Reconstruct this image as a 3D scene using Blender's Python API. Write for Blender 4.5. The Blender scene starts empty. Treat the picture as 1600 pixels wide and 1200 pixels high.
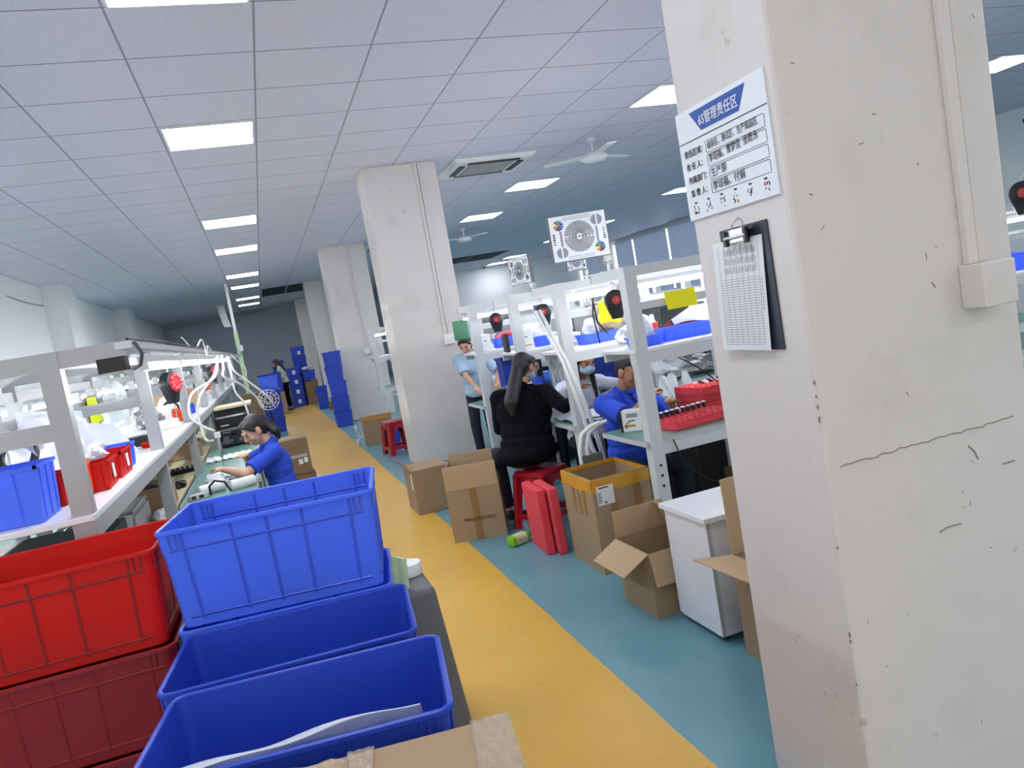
import bpy, bmesh, math, random
from mathutils import Vector, Matrix, Euler

# ------------------------------------------------------------------ camera, world, exposure
SC = bpy.context.scene
COL = SC.collection
random.seed(7)
PI = math.pi
R = math.radians


def _camera():
    yaw, pitch, roll, f = R(17.7), R(5.33), R(10.1), 1180.0
    fw = Vector((math.sin(yaw) * math.cos(pitch), math.cos(yaw) * math.cos(pitch), -math.sin(pitch)))
    r0 = Vector((math.cos(yaw), -math.sin(yaw), 0))
    u0 = r0.cross(fw)
    c, s = math.cos(roll), math.sin(roll)
    r = r0 * c - u0 * s
    u = r0 * s + u0 * c
    cd = bpy.data.cameras.new('camera')
    cd.sensor_width = 36.0
    cd.lens = f * 36.0 / 1600.0
    cd.clip_start = 0.05
    cd.clip_end = 200
    co = bpy.data.objects.new('camera', cd)
    m = Matrix((r, u, -fw)).transposed().to_4x4()
    m.translation = (0, 0, 1.62)
    co.matrix_world = m
    COL.objects.link(co)
    SC.camera = co


_camera()
SC.view_settings.view_transform = 'Standard'
SC.view_settings.look = 'None'
SC.view_settings.gamma = 1.0
SC.view_settings.use_curve_mapping = False
SC.view_settings.exposure = 0.5
PANEL_STRENGTH = 15.5     # ceiling light panels
TUBE_STRENGTH = 31.0      # tube lights over the benches
W = bpy.data.worlds.new('world')
SC.world = W
W.use_nodes = True
W.node_tree.nodes['Background'].inputs[0].default_value = (1.0, 0.95, 0.90, 1)
W.node_tree.nodes['Background'].inputs[1].default_value = 0.85

CEIL = 3.55


# ------------------------------------------------------------------ materials
def lin(h):
    h = h.lstrip('#')
    o = []
    for i in (0, 2, 4):
        c = int(h[i:i + 2], 16) / 255.0
        o.append(c / 12.92 if c <= 0.04045 else ((c + 0.055) / 1.055) ** 2.4)
    return o + [1.0]


def mix_rgb(nt, fac, a, b):
    n = nt.nodes.new('ShaderNodeMix')
    n.data_type = 'RGBA'
    for sock, val in ((n.inputs['Factor'], fac), (n.inputs[6], a), (n.inputs[7], b)):
        if hasattr(val, 'is_linked'):
            nt.links.new(val, sock)
        else:
            sock.default_value = val
    return n.outputs[2]


def mat(name, col, rough=0.5, metal=0.0, var=0.08, nscale=6.0, bump=0.0, bscale=60.0, transl=0.0, alpha=1.0, spec=0.5,
        coat=0.0, trans=0.0):
    m = bpy.data.materials.new(name)
    m.use_nodes = True
    nt = m.node_tree
    b = nt.nodes['Principled BSDF']
    c = lin(col)
    tc = nt.nodes.new('ShaderNodeTexCoord')
    nz = nt.nodes.new('ShaderNodeTexNoise')
    nz.inputs['Scale'].default_value = nscale
    nz.inputs['Detail'].default_value = 4
    nt.links.new(tc.outputs['Object'], nz.inputs['Vector'])
    lo = [x * (1 - var) for x in c[:3]] + [1]
    hi = [min(1, x * (1 + var)) for x in c[:3]] + [1]
    colout = mix_rgb(nt, nz.outputs['Fac'], lo, hi)
    nt.links.new(colout, b.inputs['Base Color'])
    b.inputs['Roughness'].default_value = rough
    b.inputs['Metallic'].default_value = metal
    b.inputs['Specular IOR Level'].default_value = spec
    b.inputs['Coat Weight'].default_value = coat
    b.inputs['Transmission Weight'].default_value = trans
    b.inputs['Alpha'].default_value = alpha
    if bump > 0:
        n2 = nt.nodes.new('ShaderNodeTexNoise')
        n2.inputs['Scale'].default_value = bscale
        n2.inputs['Detail'].default_value = 3
        nt.links.new(tc.outputs['Object'], n2.inputs['Vector'])
        bp = nt.nodes.new('ShaderNodeBump')
        bp.inputs['Strength'].default_value = bump
        bp.inputs['Distance'].default_value = 0.01
        nt.links.new(n2.outputs['Fac'], bp.inputs['Height'])
        nt.links.new(bp.outputs['Normal'], b.inputs['Normal'])
    if transl > 0:
        t = nt.nodes.new('ShaderNodeBsdfTranslucent')
        nt.links.new(colout, t.inputs['Color'])
        mx = nt.nodes.new('ShaderNodeMixShader')
        mx.inputs[0].default_value = transl
        nt.links.new(b.outputs[0], mx.inputs[1])
        nt.links.new(t.outputs[0], mx.inputs[2])
        nt.links.new(mx.outputs[0], nt.nodes['Material Output'].inputs['Surface'])
    return m


def emis(name, col, strength):
    m = bpy.data.materials.new(name)
    m.use_nodes = True
    nt = m.node_tree
    nt.nodes.remove(nt.nodes['Principled BSDF'])
    e = nt.nodes.new('ShaderNodeEmission')
    e.inputs[0].default_value = lin(col)
    e.inputs[1].default_value = strength
    nt.links.new(e.outputs[0], nt.nodes['Material Output'].inputs['Surface'])
    return m


def math_node(nt, op, a, b=None):
    n = nt.nodes.new('ShaderNodeMath')
    n.operation = op
    for i, v in enumerate((a, b)):
        if v is None:
            continue
        if hasattr(v, 'is_linked'):
            nt.links.new(v, n.inputs[i])
        else:
            n.inputs[i].default_value = v
    return n.outputs[0]


def floor_material():
    m = bpy.data.materials.new('painted_epoxy_floor')
    m.use_nodes = True
    nt = m.node_tree
    b = nt.nodes['Principled BSDF']
    g = nt.nodes.new('ShaderNodeNewGeometry')
    sp = nt.nodes.new('ShaderNodeSeparateXYZ')
    nt.links.new(g.outputs['Position'], sp.inputs[0])
    nz = nt.nodes.new('ShaderNodeTexNoise')
    nz.inputs['Scale'].default_value = 1.3
    nz.inputs['Detail'].default_value = 5
    nt.links.new(g.outputs['Position'], nz.inputs['Vector'])
    n3 = nt.nodes.new('ShaderNodeTexNoise')
    n3.inputs['Scale'].default_value = 9
    n3.inputs['Detail'].default_value = 6
    nt.links.new(g.outputs['Position'], n3.inputs['Vector'])
    wob = math_node(nt, 'MULTIPLY', math_node(nt, 'SUBTRACT', nz.outputs['Fac'], 0.5), 0.03)
    x = math_node(nt, 'ADD', sp.outputs[0], wob)
    inside = math_node(nt, 'MULTIPLY', math_node(nt, 'GREATER_THAN', x, 0.21), math_node(nt, 'LESS_THAN', x, 1.165))
    yel = mix_rgb(nt, nz.outputs['Fac'], lin('#C69C3C'), lin('#E2B450'))
    tea = mix_rgb(nt, nz.outputs['Fac'], lin('#5F8E9B'), lin('#6D9FAB'))
    c = mix_rgb(nt, inside, tea, yel)
    # scuffs and dirt specks
    ramp = nt.nodes.new('ShaderNodeValToRGB')
    ramp.color_ramp.elements[0].position = 0.62
    ramp.color_ramp.elements[1].position = 0.78
    nt.links.new(n3.outputs['Fac'], ramp.inputs[0])
    d = math_node(nt, 'MULTIPLY', ramp.outputs[0], 0.22)
    c2 = mix_rgb(nt, d, c, lin('#5A5748'))
    nt.links.new(c2, b.inputs['Base Color'])
    rr = math_node(nt, 'ADD', math_node(nt, 'MULTIPLY', n3.outputs['Fac'], 0.18), 0.24)
    nt.links.new(rr, b.inputs['Roughness'])
    bp = nt.nodes.new('ShaderNodeBump')
    bp.inputs['Strength'].default_value = 0.06
    bp.inputs['Distance'].default_value = 0.02
    nt.links.new(n3.outputs['Fac'], bp.inputs['Height'])
    nt.links.new(bp.outputs['Normal'], b.inputs['Normal'])
    return m


def ceiling_material():
    # square perforated metal tiles in a thin T-bar grid
    m = bpy.data.materials.new('ceiling_tile')
    m.use_nodes = True
    nt = m.node_tree
    b = nt.nodes['Principled BSDF']
    g = nt.nodes.new('ShaderNodeNewGeometry')
    sp = nt.nodes.new('ShaderNodeSeparateXYZ')
    nt.links.new(g.outputs['Position'], sp.inputs[0])

    def line(sock, off, pitch, w):
        t = math_node(nt, 'FLOORED_MODULO', math_node(nt, 'SUBTRACT', sock, off - w / 2), pitch)
        return math_node(nt, 'LESS_THAN', t, w)
    lx = line(sp.outputs[0], -0.42, 0.76, 0.014)
    ly = line(sp.outputs[1], 6.63, 0.72, 0.012)
    vo = nt.nodes.new('ShaderNodeTexVoronoi')
    vo.inputs['Scale'].default_value = 55
    nt.links.new(g.outputs['Position'], vo.inputs['Vector'])
    tile = mix_rgb(nt, vo.outputs['Distance'], lin('#CCCAD8'), lin('#DAD8E4'))
    nz = nt.nodes.new('ShaderNodeTexNoise')
    nz.inputs['Scale'].default_value = 0.8
    nt.links.new(g.outputs['Position'], nz.inputs['Vector'])
    tile = mix_rgb(nt, math_node(nt, 'MULTIPLY', nz.outputs['Fac'], 0.25), tile, lin('#C2C1CE'))
    c = mix_rgb(nt, ly, tile, lin('#6E7080'))
    c = mix_rgb(nt, lx, c, lin('#8C8E9C'))
    nt.links.new(c, b.inputs['Base Color'])
    b.inputs['Roughness'].default_value = 0.55
    return m


def plaster_material(name, base, dirt, amt, scale=2.0):
    m = bpy.data.materials.new(name)
    m.use_nodes = True
    nt = m.node_tree
    b = nt.nodes['Principled BSDF']
    g = nt.nodes.new('ShaderNodeNewGeometry')
    n1 = nt.nodes.new('ShaderNodeTexNoise')
    n1.inputs['Scale'].default_value = scale
    n1.inputs['Detail'].default_value = 8
    n1.inputs['Roughness'].default_value = 0.65
    nt.links.new(g.outputs['Position'], n1.inputs['Vector'])
    r1 = nt.nodes.new('ShaderNodeValToRGB')
    r1.color_ramp.elements[0].position = 0.55
    r1.color_ramp.elements[1].position = 0.80
    nt.links.new(n1.outputs['Fac'], r1.inputs[0])
    n2 = nt.nodes.new('ShaderNodeTexNoise')
    n2.inputs['Scale'].default_value = 14
    n2.inputs['Detail'].default_value = 6
    nt.links.new(g.outputs['Position'], n2.inputs['Vector'])
    r2 = nt.nodes.new('ShaderNodeValToRGB')
    r2.color_ramp.elements[0].position = 0.70
    r2.color_ramp.elements[1].position = 0.76
    nt.links.new(n2.outputs['Fac'], r2.inputs[0])
    c = mix_rgb(nt, math_node(nt, 'MULTIPLY', r1.outputs[0], amt), lin(base), lin(dirt))
    c = mix_rgb(nt, math_node(nt, 'MULTIPLY', r2.outputs[0], amt * 0.8), c, lin('#77756F'))
    nt.links.new(c, b.inputs['Base Color'])
    b.inputs['Roughness'].default_value = 0.75
    bp = nt.nodes.new('ShaderNodeBump')
    bp.inputs['Strength'].default_value = 0.12
    bp.inputs['Distance'].default_value = 0.01
    nt.links.new(n2.outputs['Fac'], bp.inputs['Height'])
    nt.links.new(bp.outputs['Normal'], b.inputs['Normal'])
    return m


def plaid_material():
    m = bpy.data.materials.new('plaid_shirt')
    m.use_nodes = True
    nt = m.node_tree
    b = nt.nodes['Principled BSDF']
    tc = nt.nodes.new('ShaderNodeTexCoord')
    sp = nt.nodes.new('ShaderNodeSeparateXYZ')
    nt.links.new(tc.outputs['Object'], sp.inputs[0])

    def band(s, p, w):
        return math_node(nt, 'LESS_THAN', math_node(nt, 'FLOORED_MODULO', s, p), w)
    a = band(sp.outputs[0], 0.085, 0.022)
    c = band(sp.outputs[2], 0.085, 0.022)
    d = math_node(nt, 'MULTIPLY', math_node(nt, 'ADD', a, c), 0.5)
    col = mix_rgb(nt, d, lin('#1B1C20'), lin('#D9D8D2'))
    nt.links.new(col, b.inputs['Base Color'])
    b.inputs['Roughness'].default_value = 0.85
    return m


M = {}
M['floor'] = floor_material()
M['ceiling'] = ceiling_material()
M['pillar'] = plaster_material('pillar_plaster', '#D1CCC9', '#A9A59B', 0.45)
M['wall_white'] = plaster_material('white_wall', '#E6E8E8', '#BFC3C4', 0.3, 0.7)
M['wall_blue'] = plaster_material('grey_blue_wall', '#C4CCD8', '#B8C0CC', 0.3, 0.6)
M['blind'] = mat('roller_blind', '#A6B0BF', 0.8, var=0.05, transl=0.4)
M['panel_light'] = emis('panel_light', '#F6F8FF', PANEL_STRENGTH)
M['tube_light'] = emis('tube_light', '#F7FAFF', TUBE_STRENGTH)
M['window_light'] = emis('daylight_gap', '#FFFFFF', 4.0)
M['white_plastic'] = mat('white_plastic', '#E2E4E4', 0.4)
M['white_metal'] = mat('white_powder_coat', '#C3C7CA', 0.4, metal=0.0, var=0.04)
M['grey_metal'] = mat('grey_aluminium', '#A3A5A6', 0.42, metal=0.35, var=0.06)
M['steel'] = mat('bare_steel', '#B9BBBD', 0.28, metal=0.9, var=0.05)
M['black'] = mat('black_plastic', '#17181B', 0.45)
M['dark'] = mat('dark_cavity', '#0E0F12', 0.8)
M['blue_crate'] = mat('blue_crate_plastic', '#6690FA', 0.38, transl=0.5, var=0.05)
M['blue_dark'] = mat('navy_crate_plastic', '#2748C0', 0.42, transl=0.12, var=0.05)
M['red_shaded'] = mat('shaded_red_crate_plastic', '#93191F', 0.42, transl=0.1, var=0.08)  # lower red crates: lack of light through the plastic painted as darker red
M['blue_rib'] = mat('blue_crate_rib', '#3A5BD6', 0.4, transl=0.1)
M['red_rib'] = mat('red_crate_rib', '#8E1414', 0.4, transl=0.1)
M['tube_light_wall_boost'] = emis('tube_light_wall_boost', '#F7FAFF', 70.0)  # stronger than the other tubes, to lift the left wall
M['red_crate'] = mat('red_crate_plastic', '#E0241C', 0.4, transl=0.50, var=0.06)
M['red_plastic'] = mat('red_stool_plastic', '#B0142A', 0.3, var=0.05, coat=0.2)
M['red_foam'] = mat('red_foam', '#E04450', 0.85, var=0.08, bump=0.3, bscale=150)
M['orange'] = mat('orange_plastic', '#F0571C', 0.4, transl=0.1)
M['lime'] = mat('lime_plastic', '#8FD437', 0.3, transl=0.2)
M['yellow_cloth'] = mat('yellow_cloth', '#D9E021', 0.85, bump=0.2, bscale=90)
M['hi_yellow'] = mat('bright_yellow_cloth', '#F0E516', 0.8, bump=0.1)
M['grey_cloth'] = mat('grey_cloth', '#55595F', 0.9, bump=0.1)
M['green_top'] = mat('green_antistatic_mat', '#5E8B80', 0.35, var=0.06)
M['white_top'] = mat('white_laminate', '#DDDFE4', 0.3, var=0.03)
M['beige_top'] = mat('beige_board', '#CDBF9A', 0.5, var=0.06)
M['carton'] = mat('corrugated_cardboard', '#9E8568', 0.85, var=0.08, nscale=3, bump=0.1, bscale=40)
M['carton_light'] = mat('light_cardboard', '#B59B7A', 0.85, var=0.07, nscale=3)
M['carton_dark'] = mat('brown_cardboard', '#7D6549', 0.85, var=0.08, nscale=3)
M['tape_brown'] = mat('brown_tape', '#8E6E45', 0.3, var=0.05)
M['tape_yellow'] = mat('yellow_tape', '#C8922A', 0.2, var=0.12, bump=0.4, bscale=25)
M['paper'] = mat('white_paper', '#E9ECEE', 0.7, var=0.03, transl=0.15)
M['bag'] = mat('white_plastic_bag', '#E8ECF2', 0.35, var=0.05, transl=0.35, bump=0.5, bscale=22)
M['clear'] = mat('clear_film', '#DDE6EE', 0.12, var=0.02, alpha=0.35, spec=0.8, bump=0.6, bscale=45)
M['foil'] = mat('crumpled_foil_bag', '#A8A9AC', 0.25, metal=0.6, var=0.5, nscale=30, bump=1.0, bscale=40)
M['ink'] = mat('black_ink', '#1C1D22', 0.7)
M['ink_grey'] = mat('grey_ink', '#8B8E93', 0.7)
M['sign_blue'] = mat('sign_blue', '#23509F', 0.5, var=0.02)
M['sign_white'] = mat('sign_white', '#DFE4EA', 0.45, var=0.02)
M['navy_board'] = mat('navy_board', '#1B2436', 0.5)
M['red_disc'] = mat('red_disc', '#B92730', 0.4)
M['maroon'] = mat('maroon_plastic', '#6F1E26', 0.5)
M['skin'] = mat('skin', '#C2987F', 0.55, var=0.06)
M['skin_deep'] = mat('skin_tan', '#A9795C', 0.55, var=0.06)
M['hair'] = mat('black_hair', '#17151A', 0.45, var=0.2, nscale=40, bump=0.4, bscale=120)
M['lips'] = mat('lips', '#9A5A50', 0.5)
M['shirt_blue'] = mat('royal_blue_cotton', '#1E45BE', 0.85, var=0.1, nscale=9, bump=0.25, bscale=30)
M['shirt_black'] = mat('black_knit', '#0A0C12', 0.95, spec=0.15, var=0.15, nscale=9, bump=0.25, bscale=30)
M['jacket_white'] = mat('white_jacket_cloth', '#D3D9EA', 0.85, var=0.05, bump=0.25, bscale=24)
M['cream_jacket'] = mat('cream_jacket_cloth', '#B9B7A8', 0.85, var=0.22, nscale=14, bump=0.2)
M['sky_shirt'] = mat('pale_blue_cotton', '#9FB9D2', 0.85, var=0.08)
M['sweat_blue'] = mat('mid_blue_cotton', '#426BC0', 0.85, var=0.1)
M['denim'] = mat('dark_trousers', '#1B2030', 0.9)
M['mask'] = mat('surgical_mask_blue', '#A9C8E2', 0.8, var=0.04)
M['plaid'] = plaid_material()
M['tape_clear'] = mat('clear_packing_tape', '#C9B696', 0.08, var=0.04, alpha=0.45, spec=0.9, bump=0.8, bscale=60)
M['scratch'] = mat('scuffed_plaster', '#7F7C74', 0.8)
M['purple'] = mat('purple_plastic', '#4B4390', 0.4)
M['green'] = mat('green_board', '#2D6B4C', 0.6)
M['lime_post'] = mat('pale_green_paint', '#B9D6A4', 0.5)
M['brown_paper'] = mat('kraft_paper', '#A99876', 0.85, bump=0.5, bscale=18)
M['rail_grey'] = mat('pale_grey_paint', '#B3B6BC', 0.5)
M['shadow_grey'] = mat('mid_grey_plastic', '#63666A', 0.5)
for _k, _c in dict(w1='#243E8C', w2='#2F66A8', w3='#3E8F4E', w4='#2E6B33', w5='#E3D27A', w6='#C8763A', w7='#8C2F35',
                   w8='#15161A', w9='#5A2350').items():
    M[_k] = mat('chart_colour_' + _k, _c, 0.6, var=0.0)


# ------------------------------------------------------------------ mesh builder
class MB:
    def __init__(s):
        s.v, s.f, s.m = [], [], []

    def add(s, vs, fs, mi=0, M4=None):
        o = len(s.v)
        for p in vs:
            p = Vector(p)
            s.v.append(M4 @ p if M4 is not None else p)
        for f in fs:
            s.f.append([i + o for i in f])
            s.m.append(mi)
        return s

    def box(s, lo, hi, mi=0, M4=None):
        (a, b, c), (d, e, f) = lo, hi
        vs = [(a, b, c), (d, b, c), (d, e, c), (a, e, c), (a, b, f), (d, b, f), (d, e, f), (a, e, f)]
        fs = [(3, 2, 1, 0), (4, 5, 6, 7), (0, 1, 5, 4), (1, 2, 6, 5), (2, 3, 7, 6), (3, 0, 4, 7)]
        return s.add(vs, fs, mi, M4)

    def cbox(s, c, d, rot=(0, 0, 0), mi=0):
        M4 = Matrix.Translation(Vector(c)) @ Euler(rot).to_matrix().to_4x4()
        h = [x / 2 for x in d]
        return s.box((-h[0], -h[1], -h[2]), (h[0], h[1], h[2]), mi, M4)

    def taper(s, c, lo, hi, z0, z1, mi=0):
        # frustum: rectangle lo=(w,d) at z0, hi=(w,d) at z1 centred on c
        vs = []
        for (w, d), z in ((lo, z0), (hi, z1)):
            vs += [(c[0] - w / 2, c[1] - d / 2, z), (c[0] + w / 2, c[1] - d / 2, z), (c[0] + w / 2, c[1] + d / 2, z), (c[0] - w / 2, c[1] + d / 2, z)]
        return s.add(vs, [(3, 2, 1, 0), (4, 5, 6, 7), (0, 1, 5, 4), (1, 2, 6, 5), (2, 3, 7, 6), (3, 0, 4, 7)], mi)

    def rings(s, rings, mi=0, cap=True):
        n = len(rings[0])
        o = len(s.v)
        for r in rings:
            s.v += [Vector(p) for p in r]
        for k in range(len(rings) - 1):
            for i in range(n):
                j = (i + 1) % n
                s.f.append([o + k * n + i, o + k * n + j, o + (k + 1) * n + j, o + (k + 1) * n + i])
                s.m.append(mi)
        if cap:
            s.f.append([o + i for i in reversed(range(n))])
            s.f.append([o + (len(rings) - 1) * n + i for i in range(n)])
            s.m += [mi, mi]
        return s

    def tube(s, pts, r, n=8, mi=0):
        pts = [Vector(p) for p in pts]
        rs = r if isinstance(r, (list, tuple)) else [r] * len(pts)
        up = None
        out = []
        for i, p in enumerate(pts):
            if i == 0:
                d = pts[1] - p
            elif i == len(pts) - 1:
                d = p - pts[i - 1]
            else:
                d = (pts[i + 1] - p).normalized() + (p - pts[i - 1]).normalized()
            if d.length < 1e-9:
                d = Vector((0, 0, 1))
            d.normalize()
            if up is None:
                up = Vector((0, 0, 1)) if abs(d.z) < 0.9 else Vector((1, 0, 0))
            a = d.cross(up)
            if a.length < 1e-6:
                a = d.orthogonal()
            a.normalize()
            b = d.cross(a)
            b.normalize()
            up = -b if b.dot(up) < 0 else b
            up = a.cross(d)
            out.append([p + (a * math.cos(2 * PI * k / n) + up * math.sin(2 * PI * k / n)) * rs[i] for k in range(n)])
        return s.rings(out, mi)

    def cyl(s, p0, p1, r0, r1=None, n=16, mi=0):
        return s.tube([p0, p1], [r0, r0 if r1 is None else r1], n, mi)

    def lathe(s, prof, c=(0, 0, 0), n=20, mi=0, M4=None, sx=1, sy=1):
        rr = []
        for r, z in prof:
            ring = [Vector((c[0] + sx * r * math.cos(2 * PI * k / n), c[1] + sy * r * math.sin(2 * PI * k / n), c[2] + z)) for k in range(n)]
            rr.append([M4 @ p for p in ring] if M4 is not None else ring)
        return s.rings(rr, mi)

    def ell(s, c, r, rot=None, nu=14, nv=9, mi=0):
        c = Vector(c)
        vs, fs = [], []
        for j in range(nv + 1):
            t = PI * j / nv
            for i in range(nu):
                a = 2 * PI * i / nu
                p = Vector((r[0] * math.sin(t) * math.cos(a), r[1] * math.sin(t) * math.sin(a), -r[2] * math.cos(t)))
                vs.append(c + (rot @ p if rot is not None else p))
        for j in range(nv):
            for i in range(nu):
                k = (i + 1) % nu
                fs.append((j * nu + i, j * nu + k, (j + 1) * nu + k, (j + 1) * nu + i))
        return s.add(vs, fs, mi)

    def cap(s, a, b, r0, r1=None, n=12, mi=0):
        # tapered capsule
        r1 = r0 if r1 is None else r1
        a, b = Vector(a), Vector(b)
        d = (b - a)
        L = max(d.length, 1e-6)
        d = d / L
        q = d.to_track_quat('Z', 'Y').to_matrix()
        rr = []
        for k in range(5):
            t = -PI / 2 + (PI / 2) * (k + 0.15) / 4.15
            rr.append((r0 * math.cos(t), r0 * math.sin(t)))
        for k in range(5):
            t = (PI / 2) * k / 4.15
            rr.append((r1 * math.cos(t), L + r1 * math.sin(t)))
        out = [[a + q @ Vector((r * math.cos(2 * PI * i / n), r * math.sin(2 * PI * i / n), z)) for i in range(n)] for r, z in rr]
        return s.rings(out, mi)

    def prism(s, poly, t, M4=None, mi=0):
        # poly in local xz plane at y=0, thickness t toward +y
        n = len(poly)
        vs = [(x, 0, z) for x, z in poly] + [(x, t, z) for x, z in poly]
        fs = [list(range(n)), list(reversed(range(n, 2 * n)))]
        for i in range(n):
            j = (i + 1) % n
            fs.append([i, n + i, n + j, j])
        return s.add(vs, fs, mi, M4)

    def sheet(s, fn, nu, nv, t=0.003, mi=0):
        # fn(u,v) -> point; a thin two-sided sheet with thickness along the local normal
        g = [[Vector(fn(i / nu, j / nv)) for i in range(nu + 1)] for j in range(nv + 1)]
        top, bot = [], []
        for j in range(nv + 1):
            for i in range(nu + 1):
                du = g[j][min(i + 1, nu)] - g[j][max(i - 1, 0)]
                dv = g[min(j + 1, nv)][i] - g[max(j - 1, 0)][i]
                nn = du.cross(dv)
                if nn.length > 1e-9:
                    nn.normalize()
                top.append(g[j][i] + nn * t / 2)
                bot.append(g[j][i] - nn * t / 2)
        N = (nu + 1) * (nv + 1)
        fs = []
        w = nu + 1
        for j in range(nv):
            for i in range(nu):
                a = j * w + i
                fs.append((a, a + 1, a + 1 + w, a + w))
                fs.append((N + a + w, N + a + 1 + w, N + a + 1, N + a))
        edge = [i for i in range(w)] + [j * w + nu for j in range(1, nv + 1)] + [nv * w + i for i in range(nu - 1, -1, -1)] + [j * w for j in range(nv - 1, 0, -1)]
        for k in range(len(edge)):
            a, b = edge[k], edge[(k + 1) % len(edge)]
            fs.append((a, N + a, N + b, b))
        return s.add(top + bot, fs, mi)

    def build(s, name, mats, parent=None, smooth=None, bevel=0.0, loc=None, rz=0.0, recalc=True):
        me = bpy.data.meshes.new(name)
        me.from_pydata([tuple(p) for p in s.v], [], s.f)
        for mm in (mats if isinstance(mats, (list, tuple)) else [mats]):
            me.materials.append(M[mm] if isinstance(mm, str) else mm)
        me.polygons.foreach_set('material_index', s.m)
        if recalc:
            bm = bmesh.new()
            bm.from_mesh(me)
            bmesh.ops.recalc_face_normals(bm, faces=bm.faces)
            bm.to_mesh(me)
            bm.free()
        if smooth:
            me.polygons.foreach_set('use_smooth', [True] * len(me.polygons))
            if smooth < 179:
                me.set_sharp_from_angle(angle=R(smooth))
        me.update()
        o = bpy.data.objects.new(name, me)
        COL.objects.link(o)
        if bevel > 0:
            bv = o.modifiers.new('bevel', 'BEVEL')
            bv.width = bevel
            bv.segments = 2
            bv.limit_method = 'ANGLE'
            bv.angle_limit = R(40)
        if parent is not None:
            o.parent = parent
        if loc is not None:
            o.location = loc
        o.rotation_euler.z = rz
        return o


def tag(o, label, cat, group=None, kind=None):
    o['label'] = label
    o['category'] = cat
    if group:
        o['group'] = group
    if kind:
        o['kind'] = kind
    return o


def thing(name, label, cat, loc=(0, 0, 0), rz=0.0, group=None, rot=None):
    o = bpy.data.objects.new(name, None)
    o.empty_display_size = 0.1
    COL.objects.link(o)
    o.location = loc
    o.rotation_euler = rot if rot is not None else (0, 0, rz)
    return tag(o, label, cat, group)


def struct(o):
    o['kind'] = 'structure'
    return o


KIDS = {}


def dup(root, loc, rz=None, label=None, group=None):
    r = root.copy()
    COL.objects.link(r)
    r.location = loc
    if rz is not None:
        r.rotation_euler.z = rz
    if label:
        r['label'] = label
    if group:
        r['group'] = group
    for ch in list(root.children):
        c = ch.copy()
        COL.objects.link(c)
        c.parent = r
        for g in list(ch.children):
            d = g.copy()
            COL.objects.link(d)
            d.parent = c
    return r


def text_part(name, body, size, m, M4, parent, extrude=0.0006, align='LEFT', bold=0.0):
    # printed lettering as a thin mesh lying on a face; M4 maps text xy to the surface
    cu = bpy.data.curves.new(name, 'FONT')
    cu.body = body
    cu.size = size
    cu.extrude = extrude
    cu.resolution_u = 3
    cu.align_x = align
    tmp = bpy.data.objects.new('tmp', cu)
    COL.objects.link(tmp)
    dg = bpy.context.evaluated_depsgraph_get()
    me = bpy.data.meshes.new_from_object(tmp.evaluated_get(dg))
    bpy.data.objects.remove(tmp)
    bpy.data.curves.remove(cu)
    me.name = name
    if bold:
        bm = bmesh.new()
        bm.from_mesh(me)
        g = bmesh.ops.duplicate(bm, geom=bm.verts[:] + bm.edges[:] + bm.faces[:])
        bmesh.ops.translate(bm, verts=[e for e in g['geom'] if isinstance(e, bmesh.types.BMVert)], vec=(bold * size, bold * size * 0.6, 0.0001))
        bm.to_mesh(me)
        bm.free()
    me.materials.clear()
    me.materials.append(M[m])
    me.transform(M4)
    o = bpy.data.objects.new(name, me)
    COL.objects.link(o)
    o.parent = parent
    return o


ORD = ['first', 'second', 'third', 'fourth', 'fifth', 'sixth', 'seventh', 'eighth', 'ninth', 'tenth', 'eleventh', 'twelfth', 'thirteenth', 'fourteenth', 'fifteenth', 'sixteenth']


# ------------------------------------------------------------------ setting
X0, X1, Y0, Y1 = -3.47, 13.0, -3.0, 33.0


def rect_hole_floor():
    b = MB()
    b.box((X0 - 0.2, Y0, -0.1), (X1 + 0.2, Y1 + 0.2, 0))
    struct(b.build('floor', 'floor'))
    b = MB()
    b.box((X0 - 0.2, Y0, CEIL), (X1 + 0.2, Y1 + 0.2, CEIL + 0.1))
    struct(b.build('ceiling', 'ceiling'))


rect_hole_floor()
b = MB()
b.box((X0 - 0.15, Y0, 0), (X0, Y1, CEIL))
for py in (1.4, 8.5, 15.55, 22.7):
    b.box((X0 - 0.02, py, 0), (X0 + 0.36, py + 0.95, CEIL))
struct(b.build('wall_left', 'wall_white'))
b = MB()
b.box((X0 - 0.15, Y1, 0), (5.2, Y1 + 0.15, CEIL))
struct(b.build('wall_back', 'wall_blue'))
b = MB()
b.box((5.2, 28.6, 0), (X1 + 0.15, 28.75, CEIL))
b.box((5.2, 28.6, 0), (5.35, Y1 + 0.15, CEIL))
struct(b.build('wall_far_white', 'wall_white'))
b = MB()
b.box((X1, Y0, 0), (X1 + 0.15, 28.6, CEIL))
for py in (4.2, 11.3, 18.2, 25.4):
    b.box((X1 - 0.35, py, 0), (X1 + 0.02, py + 0.95, CEIL))
struct(b.build('wall_right', 'wall_white'))

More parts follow.
